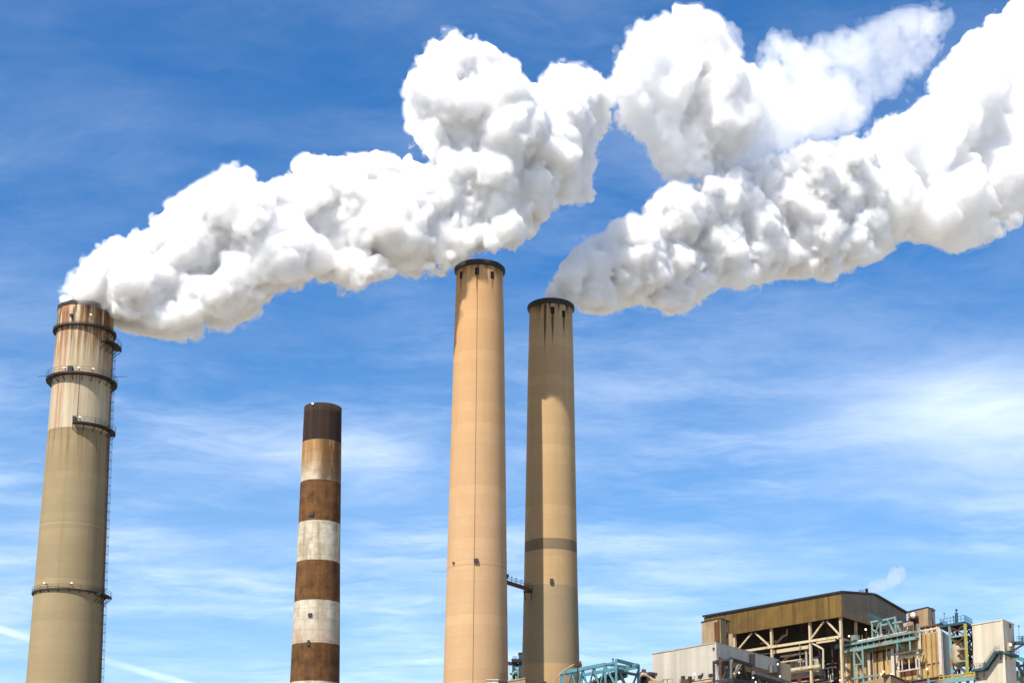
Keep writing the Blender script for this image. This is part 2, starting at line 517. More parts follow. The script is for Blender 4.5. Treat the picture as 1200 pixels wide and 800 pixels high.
# conduit on the front
b = MB(); b.tube([LS.pt(q, .22, .06) for q in np.linspace(zl[500], zl[437] - .6, 6)], .05, 5); b.build('conduit', M['rust_steel'], LS.root)
for zq, a in ((zl[378] + 2.0, .46), (zl[437] + 1.1, .62), (zl[437] + 1.0, .18), (zl[437] + 1.0, -.28), (zl[494] + .9, .30), (zl[688] + .9, .35), (zl[688] + .9, -.38)):
    beacon(LS, zq, a, .9 if zq < zl[378] else .3, r=.17)
for zq, a, wd, ht in ((zl[437] + .75, -.1, 1.1, 1.3), (zl[494] + .6, .14, .7, 1.0), (zl[378] + 1.6, -.2, .5, .6)):
    wallbox(LS, zq, a, wd, ht, .7, 'hood', 'equipment_box')
for a, ln in ((-1.45, 2.4), (1.5, 2.8)):
    b = MB(); q0 = LS.pt(zl[437] + 1.1, a, 1.2); q1 = q0 + Vector((math.copysign(ln, a), 0, -.05))
    b.beam(q0, q1, .09); b.build('lightning_boom', M['rust_steel'], LS.root)

# --- the striped stack
BS = Stack('chimney_stack', 'slim chimney banded in weathered brown and white', (378.5, 478), [(478, 21.8), (560, 23.4), (655, 25.2), (752, 27.8), (800, 28.8)], 322)
zb = {k: BS.zf(k) for k in (475, 514, 561, 609, 655, 702, 752, 797)}


def bands(t, p, z, ang, c):
    wob = t.m('MULTIPLY', t.m('SUBTRACT', t.noise(t.scale(p, (0.420, 0.420, 0.210)), 1.5, 3), .5), .22)
    zw = t.m('ADD', z, wob)
    s1 = t.noise(t.scale(p, (1.0, 1.0, .05)), 1.1, 5, .65); bl = t.noise(p, .45, 5, .65); s2 = t.noise(t.scale(p, (0.420, 0.420, 0.070)), 1.4, 4, .6)
    brown = t.mix(t.lin(t.m('MULTIPLY_ADD', bl, .6, t.m('MULTIPLY', s1, .4)), .34, .66), (.034, .014, .005), (.165, .076, .022))
    white = t.mix(t.lin(bl, .32, .68), (.31, .265, .19), (.56, .51, .40))

    def bm(lo, hi): return t.m('MULTIPLY', t.ss(zw, lo - .1, lo + .1), t.ss(zw, hi + .1, hi - .1))
    c = brown
    w1 = bm(zb[561], zb[514]); w2 = bm(zb[655], zb[609]); w3 = bm(zb[752], zb[702]); w4 = t.ss(zw, zb[797] + .1, zb[797] - .1)
    c = t.mix(t.m('ADD', t.m('ADD', w1, w2), t.m('ADD', w3, w4), clamp=True), c, white)
    # top white band is stained ochre from above and rusted on its right side
    k = t.m('MULTIPLY', w1, t.m('MULTIPLY', t.ss(z, zb[561] - 2.0, zb[514] - 2.2), t.lin(s1, .3, .60, .55, 1)))
    c = t.mix(k, c, (.265, .125, .026))
    k = t.m('MULTIPLY', w1, t.m('MULTIPLY', t.ss(ang, -.15, .3), t.ss(s2, .36, .52)))
    c = t.mix(t.m('MULTIPLY', k, .85), c, (0.091, 0.042, 0.014))
    k = t.m('MULTIPLY', t.m('ADD', w2, t.m('MULTIPLY', w3, .6)), t.ss(s2, .44, .64)); c = t.mix(t.m('MULTIPLY', k, .75), c, (0.231, 0.168, 0.098))
    k = t.m('MULTIPLY', w3, t.m('MULTIPLY', t.ss(z, zb[752] + 6, zb[752]), t.ss(bl, .45, .6))); c = t.mix(t.m('MULTIPLY', k, .65), c, (0.294, 0.154, 0.098))
    k = t.m('MULTIPLY', t.ss(zw, zb[702] - 12, zb[702]), t.m('MULTIPLY', t.ss(t.noise(t.scale(p, (1.3, 1.3, .03)), 1.3, 4, .6), .55, .72), w3)); c = t.mix(t.m('MULTIPLY', k, .5), c, (0.210, 0.126, 0.070))
    top = t.ss(zw, zb[514] - .1, zb[514] + .1)
    c = t.mix(top, c, t.mix(t.lin(s1, .35, .7), (0.013, 0.008, 0.006), (0.042, 0.021, 0.011)))
    fr = t.m('FRACT', t.m('DIVIDE', z, 2.25)); seam = t.m('ADD', t.ss(fr, .05, .0), t.ss(fr, .95, 1.0), clamp=True)
    fa = t.m('FRACT', t.m('DIVIDE', ang, .42)); va = t.m('ADD', t.ss(fa, .03, 0.), t.ss(fa, .97, 1.), clamp=True)
    sm = t.m('MULTIPLY', t.m('ADD', seam, t.m('MULTIPLY', va, .6), clamp=True), t.lin(bl, .35, .65, .2, .75))
    return t.mix(sm, c, t.mix(.55, c, (0.063, 0.032, 0.014)))


BS.shaft(concrete('banded_steel', (0.280, 0.245, 0.196), 2.25, bands), .9)
b = MB(); rt = BS.r(BS.top); b.lathe([(rt * .97, -.6), (rt * .97, .06), (rt * .9 - .05, .06), (rt * .9 - .05, -.5)], (BS.x, BS.Y, BS.top), 96)
b.build('rim', M['black'], BS.root)
beacon(BS, BS.top - .25, -.4, .2, 'lamp_white', .2)
wallbox(BS, zb[702] - 3.3, -.13, .8, .8, .3, 'hood', 'inspection_hatch')
wallbox(BS, zb[609] + 1.2, -.25, 1.0, .7, .3, 'hood', 'equipment_box')
wallbox(BS, zb[752] - .2, -.15, .5, 1.1, .3, 'hood', 'equipment_box')

# --- the tall tan stack and its shaded neighbour
TS = Stack('chimney_stack', 'tall sunlit tan concrete chimney without smoke', (562.3, 315), [(315, 27.0), (400, 29.4), (500, 31.6), (660, 35.0), (800, 38.0)], 369)
RS = Stack('chimney_stack', 'smoking concrete chimney half in shade with darker grey bands', (645.6, 359), [(359, 25.0), (450, 27.2), (550, 29.0), (680, 31.4), (800, 34.2)], 387.5)


def stained_top(st, slots, extra=None):
    def f(t, p, z, ang, c):
        s1 = t.noise(t.scale(p, (1.1, 1.1, .05)), 1.0, 5, .65)
        k = t.m('MULTIPLY', t.ss(z, st.top - 9, st.top), t.ss(s1, .40, .62)); c = t.mix(t.m('MULTIPLY', k, .8), c, (0.154, 0.070, 0.025))
        k = t.m('MULTIPLY', t.ss(z, st.top - 4.2, st.top - 1), t.ss(s1, .42, .55)); c = t.mix(t.m('MULTIPLY', k, .85), c, (0.032, 0.017, 0.010))
        wz = t.m('MULTIPLY', t.m('SUBTRACT', t.noise(t.scale(p, (0.350, 0.350, 0.175)), 1, 3), .5), .10)
        for a, zt, ln in slots:
            ww = t.ss(z, zt - ln, zt, .01, .062)
            mk = t.ss(t.m('ABSOLUTE', t.m('SUBTRACT', t.m('ADD', ang, wz), a)), t.m('MULTIPLY', ww, 1.5), t.m('MULTIPLY', ww, .6))
            mk = t.m('MULTIPLY', mk, t.m('MULTIPLY', t.ss(z, zt - ln, zt - ln * .35), t.ss(z, zt + .4, zt)))
            c = t.mix(t.m('MULTIPLY', mk, .85), c, (0.038, 0.020, 0.010))
        if extra: c = extra(t, p, z, ang, c, s1)
        return c
    return f


ts_slots = [(-.85, TS.top - 3.0, 7), (-.07, TS.top - 2.8, 8), (.60, TS.top - 3.4, 6)]
rs_slots = [(-.27, RS.top - 1.6, 16), (.08, RS.top - 3.0, 12), (.62, RS.top - 3.6, 8)]


def tan_extra(t, p, z, ang, c, s1):
    k = t.ss(z, TS.zf(660), TS.top); c = t.mix(t.m('MULTIPLY', k, .40), c, (0.406, 0.203, 0.059))
    ln = t.ss(t.m('ABSOLUTE', t.m('SUBTRACT', z, TS.zf(661))), .14, .04); c = t.mix(t.m('MULTIPLY', ln, .5), c, (0.175, 0.098, 0.049))
    return c


zr = {k: RS.zf(k) for k in (630, 643, 684, 776)}


def right_extra(t, p, z, ang, c, s1):
    wob = t.m('MULTIPLY', t.m('SUBTRACT', t.noise(t.scale(p, (0.280, 0.280, 0.140)), 1, 3), .5), .25); zw = t.m('ADD', z, wob)

    def bm(lo, hi): return t.m('MULTIPLY', t.ss(zw, lo - .12, lo + .12), t.ss(zw, hi + .12, hi - .12))
    bl = t.noise(t.scale(p, (0.210, 0.210, 0.350)), 1, 4, .6)
    c = t.mix(t.m('MULTIPLY', bm(zr[643], zr[630]), .9), c, t.mix(bl, (0.119, 0.087, 0.049), (0.175, 0.133, 0.081)))
    c = t.mix(t.m('MULTIPLY', bm(zr[776], zr[684]), .72), c, t.mix(bl, (0.210, 0.164, 0.095), (0.280, 0.224, 0.140)))
    return c


TS.shaft(concrete('tan_concrete', (.525, .342, .188), 2.6, stained_top(TS, ts_slots, tan_extra), streak=.18))
RS.shaft(concrete('warm_concrete', (.440, .300, .155), 2.6, stained_top(RS, rs_slots, right_extra), streak=.25))
for st, slots in ((TS, ts_slots), (RS, rs_slots)):
    rt = st.r(st.top)
    b = MB(); b.lathe([(rt, -1.25), (rt + .5, -1.1), (rt + .5, -.1), (rt + .25, .15), (rt * .8 - .05, .15), (rt * .8 - .05, -1.0)], (st.x, st.Y, st.top), 128)
    for k in range(40):
        a = k * 2 * math.pi / 40; d = Vector((math.sin(a), -math.cos(a), 0))
        b.box(Vector((st.x, st.Y, st.top - .6)) + d * (rt + .54), Vector((math.cos(a), math.sin(a), 0)) * .10, d * .05, Vector((0, 0, .42)))
    b.build('rim', M['dark_steel'], st.root)
    for a, zt, ln in (slots if st is TS else slots[1:]):
        wallbox(st, zt - .2, a, .95, 1.8, .12, 'black', 'vent_opening')  # raised black box; its colour stands in for the dark inside the vent
b = MB(); b.tube([TS.pt(q, -.04, .05) for q in np.linspace(1, TS.top - 2.5, 40)], .045, 5); b.build('lightning_cable', M['cable'], TS.root)
zz_ = TS.zf(657)
wallbox(TS, zz_, .02, 1.0, .9, .6, 'hood', 'equipment_box'); wallbox(TS, zz_ - .1, -.8, .45, .45, .4, 'hood', 'equipment_box'); wallbox(TS, TS.zf(668), 1.5, .5, .8, .5, 'hood', 'equipment_box')
wallbox(RS, RS.zf(681), .03, .8, 1.2, .5, 'hood', 'equipment_box')

# catwalk from stack to stack
za = P(CX, 683, 372).z
ca = thing('catwalk', (TS.x + TS.r(za) * .9, 371, 0), 'rusty railed catwalk bridging the tan chimney and its shaded neighbour', 'catwalk')
p0 = rayplane(592, 682, Vector((0, 371, 0)), Vector((0, 1, 0))); p1 = P(622, 687.5, 381)
p1 = Vector((p1.x, 380.5, p0.z)); p0 = Vector((p0.x, 370.5, p0.z))
b = MB(); b.beam(p0, p1, 1.3, .55); b.build('deck', M['rust_steel'], ca)
b = MB(); dv = (p1 - p0).normalized(); sv = Vector((-dv.y, dv.x, 0)) * .6
for s in (-1, 1):
    for k in range(7):
        q = p0.lerp(p1, k / 6) + sv * s + Vector((0, 0, .27)); b.beam(q, q + Vector((0, 0, 1.1)), .07)
    for h in (.55, 1.1): b.beam(p0 + sv * s + Vector((0, 0, .27 + h)), p1 + sv * s + Vector((0, 0, .27 + h)), .06)
b.build('railing', M['dark_steel'], ca)
for q in (0.175, 0.350, 0.560):
    b = MB(); c = p0.lerp(p1, q) - sv + Vector((0, 0, 1.5)); b.ball(c, .16, 4); b.beam(c, c - Vector((0, 0, 1.2)), .06); b.build('lamp_post', M['hood'], ca)
b = MB(); e = p1 + Vector((-.5, -1.0, 0))
b.abox(e.x - 1.3, e.x + .9, 380.2, 381.9, p1.z - .5, p1.z - .28)
for dx_ in (-1.2, .8): b.beam((e.x + dx_, 380.3, p1.z - .5), (e.x + dx_ * .6, 382.2, p1.z - 2.2), .16)
for dx_ in (-1.2, -.2, .8): b.beam((e.x + dx_, 380.3, p1.z - .28), (e.x + dx_, 380.3, p1.z + 1.2), .08)
b.beam((e.x - 1.2, 380.3, p1.z + 1.2), (e.x + .8, 380.3, p1.z + 1.2), .08)
b.build('landing', M['dark_steel'], ca)
b = MB(); b.abox(e.x - .35, e.x + .05, 380.5, 380.9, p1.z - .28, p1.z + 1.7); b.build('cabinet', M['aqua'], ca)

# ------------------------------------------------------------------ power house and its neighbours
Z = Vector((0, 0, 1))
K = .9                                  # the plant stands somewhat nearer than the stacks
P_far = P


def P(px, py, Y): return P_far(px, py, Y * K)


class Face:
    """vertical plane through two points; px() puts a picture point on it, off metres out towards the camera side"""
    def __init__(s, a, b):
        s.a, s.b = Vector(a), Vector(b); s.u = (s.b - s.a); s.u.z = 0; s.u.normalize()
        s.n = s.u.cross(Z)
        if s.n.dot(EYE - s.a) < 0: s.n = -s.n

    def px(s, x, y, off=0.0): return rayplane(x, y, s.a + s.n * off, s.n)

    def at(s, d, z, off=0.0):
        q = s.a + s.u * d + s.n * off; return Vector((q.x, q.y, z))

    def beam(s, b, p, q, wd, off=0.0, ht=None): return b.beam(s.px(*p, off), s.px(*q, off), wd, ht)

    def level(s, b, p, q, wd, off=0.0, ht=None):
        """a level beam through p, from p's column to q's column"""
        A = s.px(*p, off); B = s.px(*q, off); B.z = A.z; return b.beam(A, B, wd, ht)


def foot(c, l, r, Y):
    C = P(c[0], c[1], Y); L = H(l[0], l[1], C.z); Q = H(r[0], r[1], C.z); return C, L, Q, L + Q - C


def flat(p, z): return Vector((p.x, p.y, z))


def prism(b, pts, z0, z1): return b.hexa([flat(p, z0) for p in pts], [flat(p, z1) for p in pts])


def order(C, L, Q, X): return [C, Q, X, L]


def inset(pts, k):
    c = sum((Vector(p) for p in pts), Vector()) / 4; return [Vector(p) + (c - Vector(p)).normalized() * k for p in pts]


def cladding(name, col, dirt, streak=.6, spots=None, rough=.6, panel=1.0):
    m, t = material(name); p = t.obj()
    pan = t.noise(t.scale(p, (.55 * panel, .55 * panel, .004)), 1.0, 2, .8)
    c = t.mix(t.lin(pan, .32, .68), tuple(q * .80 for q in col), tuple(min(1, q * 1.1) for q in col))
    st = t.noise(t.scale(p, (1.1, 1.1, .05)), 1.0, 6, .68)
    c = t.mix(t.m('MULTIPLY', t.ss(st, .46, .72), streak), c, dirt)
    bl = t.noise(p, .22, 6, .65)
    c = t.mix(t.lin(bl, .38, .70, 0, streak * .8), c, tuple(q * .7 for q in dirt))
    rib = t.noise(t.scale(p, (3.5, 3.5, .0)), 1.0, 1, .5)
    finish(t, c, rough, bump=rib, bstr=.35, bdist=.12); return m


M['brown_clad'] = cladding('brown_cladding', (0.171, 0.105, 0.028), (0.070, 0.036, 0.011), .75, rough=.5)
M['gable_clad'] = cladding('gable_cladding', (.175, .122, .062), (.095, .06, .03), .5, rough=.5)
M['beige_clad'] = cladding('beige_cladding', (0.406, 0.315, 0.196), (0.238, 0.133, 0.056), .6)
M['pale_clad'] = cladding('pale_cladding', (0.546, 0.483, 0.378), (0.420, 0.336, 0.224), .22, rough=.7)
M['white_clad'] = cladding('white_cladding', (.47, .43, .36), (0.336, 0.287, 0.217), .3, panel=.7)
M['grey_clad'] = cladding('grey_cladding', (0.378, 0.364, 0.329), (0.231, 0.196, 0.154), .45)
M['ochre_clad'] = cladding('ochre_cladding', (.47, .33, .145), (.25, .12, .03), .62)
M['ochre_pale'] = cladding('weathered_pale_cladding', (0.420, 0.385, 0.315), (0.294, 0.210, 0.112), .5)
M['rust_clad'] = cladding('rusted_cladding', (0.140, 0.059, 0.021), (0.063, 0.025, 0.010), .7)
M['tan_block'] = cladding('tan_concrete_block', (0.336, 0.252, 0.147), (0.224, 0.140, 0.070), .45, rough=.9)
M['roof_edge'] = painted('roof_flashing', (0.025, 0.025, 0.028))
M['roofing'] = painted('roofing', (0.112, 0.098, 0.084), (0.070, 0.049, 0.035), .9)

# --- boiler house: a clad top storey on an open steel frame
C, L, Q, X = foot((985.5, 694.5), (825, 723), (1062, 718.6), 420)
bh = thing('boiler_house', flat((C + X) / 2, 0), 'large brown clad boiler house with a low gable roof on an open cream steel frame', 'building')
zE = C.z; mid = (C + Q) / 2; zR = P_far(1033, 697, mid.y).z
zB = P_far(985.5, 722, C.y).z
FL, FG = Face(C, L), Face(C, Q)
LW = (L - C).length; GW = (flat(Q, 0) - flat(C, 0)).length
th = .35
b = MB(); b.hexa([flat(C, zB), FL.at(0, zB, -th), FL.at(LW, zB, -th), flat(L, zB)], [flat(C, zE), FL.at(0, zE, -th), FL.at(LW, zE, -th), flat(L, zE)])
far = [flat(Q, zB), flat(X, zB)]; nn = -FL.n
b.hexa([far[0], far[1], far[1] - nn * th, far[0] - nn * th], [flat(Q, zE), flat(X, zE), flat(X, zE) - nn * th, flat(Q, zE) - nn * th])
for k in range(1, 12):
    d = LW * k / 12; b.beam(FL.at(d, zB + .05, .02), FL.at(d, zE - .1, .02), .07)
b.build('wall', M['brown_clad'], bh)


def gable(b, A, B, n):
    m = (A + B) / 2; e = .002
    f = [flat(A, zB), flat(B, zB), flat(B, zE), flat(m, zR), flat(A, zE)]
    g_ = [p + n * th for p in f]
    b.add(f + g_, [(0, 1, 2, 3, 4), (9, 8, 7, 6, 5)] + [(i, i + 5, (i + 1) % 5 + 5, (i + 1) % 5) for i in range(5)])


sh = FL.u * .004
b = MB(); gable(b, C + FG.n * .01 - FL.n * .36, Q + FG.n * .01 + FL.n * .36, -FG.n); gable(b, L - FL.n * .36, X + FL.n * .36, FG.n); A = FG.px(986.2, 703.5, .03); b.beam(FG.at(.3, A.z, .03), FG.at(GW - .3, A.z, .03), .10); b.build('gable_wall', M['gable_clad'], bh)
b = MB(); ov = .35
for A, B in ((C, L), (Q, X)):
    mA, mB = (C + Q) / 2, (L + X) / 2
    o = (A - mA); o.z = 0; o.normalize(); eA = flat(A, zE) + o * ov + FG.n * ov; eB = flat(B, zE) + o * ov - FG.n * ov
    rA, rB = flat(mA, zR) + FG.n * ov, flat(mB, zR) - FG.n * ov
    low = [eA, eB, rB, rA]; hi = [q + Z * .55 for q in low]; low = [q + Z * .06 for q in low]
    b.add(low + hi, [(0, 1, 2, 3), (7, 6, 5, 4), (0, 4, 5, 1), (1, 5, 6, 2), (2, 6, 7, 3), (3, 7, 4, 0)])
b.build('roof', M['roof_edge'], bh)
BWK = .66
# columns, girders and braces
for px, py in ((861, 741.8), (904, 735), (949, 727.8), (985, 722.4)):
    q = FL.px(px, py, -.9); b = MB(); b.beam(flat(q, 0), flat(q, zB + .3), BWK * 1.0, BWK * .8, FL.u); b.build('column', M['cream'], bh)
for k in (.28, .66, .985):
    q = FG.at(GW * k, zB, -1.5); b = MB(); b.beam(flat(q, 0), flat(q, zB + .3), BWK * .9, BWK * .8, FG.u); b.build('column', M['cream'], bh)
for (p, q, wd, off, ht) in (((986, 745.2), (856, 765), .75, -.6, .9), ((948, 757.5), (905, 764), .9, -3.2, 1.3), ((949, 764), (915, 770), .5, -2.6, .6), ((961, 779.5), (918, 786), .9, -.5, 1.0), ((961, 783.5), (918, 790), .7, -1.4, .8), ((979, 749.5), (957, 753), .5, -2, .7), ((940, 772), (912, 776), .4, -4, .5)):
    b = MB(); FL.level(b, p, q, wd * BWK, off, ht * BWK); b.build('girder', M['cream'], bh)
for p, q in (((865.5, 760), (881.5, 741)), ((885, 741), (903, 757.5)), ((950.5, 748), (965.5, 727.5)), ((969, 727.5), (984.5, 744)), ((951, 752.5), (964.5, 760)), ((964.5, 760), (964.5, 783))):
    b = MB(); FL.beam(b, p, q, .55 * BWK, -.8); b.build('brace', M['cream'], bh)
b = MB(); A = FG.at(0, 0, 0)
for k0, k1 in ((0, .28), (.28, .66)):
    b = MB(); b.beam(FG.at(GW * k0 + .3, FL.px(986, 746, 0).z, -1.5), FG.at(GW * k1, FL.px(986, 746, 0).z, -1.5), .4, .55); b.build('girder', M['cream'], bh)
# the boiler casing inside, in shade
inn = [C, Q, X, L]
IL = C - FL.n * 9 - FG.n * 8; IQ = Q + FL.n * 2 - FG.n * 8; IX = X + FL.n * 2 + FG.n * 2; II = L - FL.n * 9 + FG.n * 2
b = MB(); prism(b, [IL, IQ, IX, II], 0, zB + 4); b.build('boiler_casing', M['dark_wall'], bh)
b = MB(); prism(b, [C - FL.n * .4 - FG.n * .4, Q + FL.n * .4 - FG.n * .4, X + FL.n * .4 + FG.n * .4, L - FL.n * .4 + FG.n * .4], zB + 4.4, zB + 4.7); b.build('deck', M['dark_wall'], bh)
b = MB(); A = FL.px(961, 768, -6); B = FL.px(925, 775, -6); b.hexa([flat(A, A.z - 6), flat(A, A.z - 6) - FL.n * 3, flat(B, A.z - 6) - FL.n * 3, flat(B, A.z - 6)], [A, A - FL.n * 3, flat(B, A.z) - FL.n * 3, flat(B, A.z)])
b.build('duct', M['grey_clad'], bh)
b = MB(); b.tube([FL.px(*q, -5) for q in ((906, 758), (910, 753), (918, 744.5), (922, 743), (922.6, 737))], .38, 7); b.build('pipe', M['pipe'], bh)
b = MB(); b.tube([FL.px(*q, -5) for q in ((916, 776), (921, 771), (925, 768), (931, 767))], .35, 7); b.build('pipe', M['pipe'], bh)
for px, q, wd in ((926, (926, 767), .18), (931, (931, 767), .18), (936, (936, 767), .18), (955, (961, 775), .3), (958, (964, 775), .3)):
    b = MB(); FL.beam(b, (px, 757), q, wd, -4.5); b.build('hanger', M['dark_steel'], bh)
b = MB(); A = FL.px(960, 792, -3); B = FL.px(905, 800, -3); b.beam(A, flat(B, A.z), 4, .5); b.build('deck', M['rust_steel'], bh)
b = MB(); q = FL.px(936.5, 795, -1); b.beam(flat(q, 0), flat(q, FL.px(936.5, 790, -1).z), .9); b.build('column', M['rust_steel'], bh)

rg = random.Random(5)
for k in range(22):
    mt = rg.choice(['pipe', 'rust_steel', 'cream', 'dark_steel', 'grey_clad', 'dark_steel']); b = MB(); off = -1.5 - 5.5 * rg.random()
    x, y = 868 + 112 * rg.random(), 748 + 44 * rg.random()
    A = FL.px(x, y, off); wd = .12 + .3 * rg.random() ** 2
    if k % 2: B = A + FL.u * (4 + 10 * rg.random())
    else: B = A - Z * (2 + 6 * rg.random())
    b.tube([A, B], wd, 6) if k % 4 < 2 else b.beam(A, B, wd * 1.6)
    b.build('pipe' if k % 4 < 2 else 'girder', M[mt], bh)

# roof vent with its puff
q = flat(C, 0) + FG.u * (FG.u.dot(mid - C)) * .62 - FG.n * 5
q.z = zE + (zR - zE) * .62 + .3
d_ = P_far(1015.5, 689.3, q.y)
rv = thing('roof_vent', (d_.x, q.y, q.z), 'stubby rust brown vent pipe on the boiler house roof', 'roof vent')
b = MB(); rr_ = 1.65 * mpp(690, q.y); b.lathe([(rr_, -.6), (rr_, d_.z - q.z - .3), (rr_ * 1.12, d_.z - q.z - .3), (rr_ * 1.12, d_.z - q.z), (rr_ * .8, d_.z - q.z), (rr_ * .8, d_.z - q.z - .5), (.01, d_.z - q.z - .5)], (d_.x, q.y, q.z), 24); b.build('vent_pipe', M['rust_steel'], rv)
b = MB()
for px in (1007, 1009.5, 1012.5):
    a = P_far(px, 694.5, q.y); b.beam(flat(a, q.z - .4), flat(a, P_far(px, 690.5, q.y).z), .10)
for py in (690.6, 692.2): b.beam(P_far(1007, py, q.y), P_far(1012.5, py, q.y), .08)
b.build('railing', M['dark_steel'], rv)
b = MB(); a = P_far(1009.5, 695, q.y - .6); b.abox(a.x - .6, a.x + .6, q.y - .4, q.y + .4, q.z - .5, q.z + .35); b.build('access_hatch', M['white_rail'], rv)


# --- clad towers
def tower(name, label, c, l, r, Y, mats, windows=(), cap=True):
    C, L, Q, X = foot(c, l, r, Y); root = thing(name, flat((C + X) / 2, 0), label, 'tower')
    b = MB(); prism(b, order(C, L, Q, X), 0, C.z - .25); b.build('wall', mats, root)
    fl, fr = Face(C, L), Face(C, Q)
    b = MB(); prism(b, [p - (sum((C, L, Q, X), Vector()) / 4 - p).normalized() * .18 for p in order(C, L, Q, X)], C.z - .25, C.z); b.build('roof', M['roof_edge'] if cap else mats, root)
    for (px, py, wd, ht) in windows:
        q = fr.px(px, py, .05); b = MB(); b.box(q, fr.u * wd / 2, fr.n * .12, Z * ht / 2); f = b.build('window', M['hood'], root)
        b = MB(); q2 = fr.px(px, py, .0)
        for s in (-1, 1): b.beam(q + fr.u * s * (wd / 2 + .06) - Z * (ht / 2 + .1), q + fr.u * s * (wd / 2 + .06) + Z * (ht / 2 + .1), .14)
        for s in (-1, 1): b.beam(q - fr.u * (wd / 2) + Z * s * (ht / 2 + .06), q + fr.u * (wd / 2) + Z * s * (ht / 2 + .06), .14)
        b.build('frame', mats, f)
    return root, C, L, Q, fl, fr


t1, C1, L1, Q1, fl1, fr1 = tower('stair_tower', 'beige tower with a dark rust strip at the left end of the boiler house', (844, 723.2), (822, 728), (854.5, 727.2), 434, M['beige_clad'], [(851, 728.2, .7, 1.1), (851.8, 743.8, .7, 1.3)])
b = MB(); z1 = C1.z - .6
a0, a1 = fl1.px(843.2, 725, .06), fl1.px(836.6, 726, .06)
for (x0, x1, zt, o) in ((843.2, 840.5, .4, .07), (840.4, 836.8, .9, .05)):
    A, B = fl1.px(x0, 725, o), fl1.px(x1, 726, o)
    b.hexa([flat(A, 0), flat(A, 0) - fl1.n * .2, flat(B, 0) - fl1.n * .2, flat(B, 0)], [flat(A, C1.z - zt), flat(A, C1.z - zt) - fl1.n * .2, flat(B, C1.z - zt) - fl1.n * .2, flat(B, C1.z - zt)])
b.build('rusted_panel', M['rust_clad'], t1)
b = MB(); q = P(856.3, 743, 436); b.abox(q.x - .5, q.x + .45, 435.6 * K, 437 * K, 0, P(856, 742.5, 436).z); b.build('downpipe', M['beige_clad'], t1)

t2, C2, L2, Q2, fl2, fr2 = tower('stair_tower', 'plain beige tower behind the brown drum and the rack of aqua pipes', (1087, 710.4), (1063.5, 715.8), (1095.5, 714.2), 428, M['beige_clad'], [(1092.8, 714.3, 1.0, .8), (1092, 727.6, 1.0, 1.8)])

t3, C3, L3, Q3, fl3, fr3 = tower('stair_tower', 'pale windowed tower with a stair climbing its sunlit side', (1175, 725), (1139, 731), (1187.8, 730.5), 385, M['pale_clad'], [(1183, 732.8, 1.5, .9)], cap=False)
for s in (1140.6, 1174.2):
    b = MB(); fl3.beam(b, (s, 731), (s, 799), .12, .05); b.build('corner_trim', M['white_rail'], t3)

# stair on that tower
sw = .6
st = thing('outdoor_stair', flat(fl3.px(1156, 786, .7), 0), 'dark teal steel stair with two landings on the pale tower', 'stair')
st.location.z = fl3.px(1150, 786, .7).z; POS[st.name] = st.location.copy()


def landing(f, x0, x1, py, off0, off1, nm='landing', mat='teal_dark', ht=.5):
    A = f.px(x0, py, off0); B = f.px(x1, py, off0); B.z = A.z
    b = MB(); d = f.n * (off1 - off0); b.hexa([A - Z * ht, A - Z * ht + d, B - Z * ht + d, B - Z * ht], [A, A + d, B + d, B]); return b, A, B, d


b, A, B, d = landing(fl3, 1142.5, 1157, 784.5, .03, 1.5); b.build('landing', M['teal_dark'], st)
rail = MB()


def rails(b, pts, h=1.1, n=4, wd=.07):
    for p, q in zip(pts, pts[1:]):
        for k in range(n + 1):
            c = p.lerp(q, k / n); b.beam(c, c + Z * h, wd)
        for hh in (.5 * h, h): b.beam(p + Z * hh, q + Z * hh, wd * .85)


rails(rail, [A + d, B + d]); rails(rail, [A, A + d], n=1)
T0 = fl3.px(1156.5, 784.5, .1); T1 = fl3.px(1171, 763.5, .1)
b = MB()
for o in (.1, 1.35): b.beam(T0 + fl3.n * o, T1 + fl3.n * o, .16, .55)
b.build('stringer', M['teal_dark'], st)
b = MB(); nst = 22
for k in range(nst):
    q = T0.lerp(T1, (k + .5) / nst); b.box(q + fl3.n * .73, fl3.u * .17, fl3.n * .55, Z * .035)
b.build('tread', M['teal_dark'], st)
rails(rail, [T0 + fl3.n * 1.4, T1 + fl3.n * 1.4], n=8)
b, A, B, d = landing(fl3, 1171, 1176.2, 763.2, .03, 1.5); b.build('landing', M['teal_dark'], st)
rails(rail, [A + d, B + d], n=3)
b, A, B, d = landing(fr3, 1175.0, 1186.5, 763.4, .03, 1.5); b.build('landing', M['teal_dark'], st)
rails(rail, [A + d, B + d], n=4); rail.build('railing', M['grey_steel'], st)
for f, x, y0 in ((fl3, 1145, 785.5), (fl3, 1153, 785.5), (fr3, 1179, 765), (fr3, 1185, 765), (fl3, 1172.5, 765)):
    b = MB(); b.beam(f.px(x, y0, 1.3), f.px(x, y0 + 7, .05), .14); b.build('strut', M['dark_steel'], st)
q = fl3.px(1150, 784.5, .8); cb = thing('cabinet', q, 'small white equipment cabinet standing on the lower stair landing', 'cabinet')
b = MB(); b.box(q + Z * .82, fl3.u * .55, fl3.n * .4, Z * .8); b.build('cabinet_body', M['white_tank'], cb)
b = MB(); b.box(q + Z * .82 + fl3.n * .43, fl3.u * .42, fl3.n * .02, Z * .65); b.build('door', M['white_rail'], cb)
q = fl3.px(1154.5, 784.5, .9); cb = thing('gas_cylinder', q, 'slim dark upright cylinder beside the white cabinet on the stair landing', 'cylinder')
b = MB(); b.lathe([(.01, 0), (.24, .02), (.24, 1.5), (.1, 1.75), (.01, 1.78)], q, 16); b.build('body', M['rust_steel'], cb)
b = MB(); b.lathe([(.07, 1.74), (.07, 1.95), (.12, 1.95), (.12, 2.05), (.01, 2.06)], q, 12); b.build('valve', M['dark_steel'], cb)
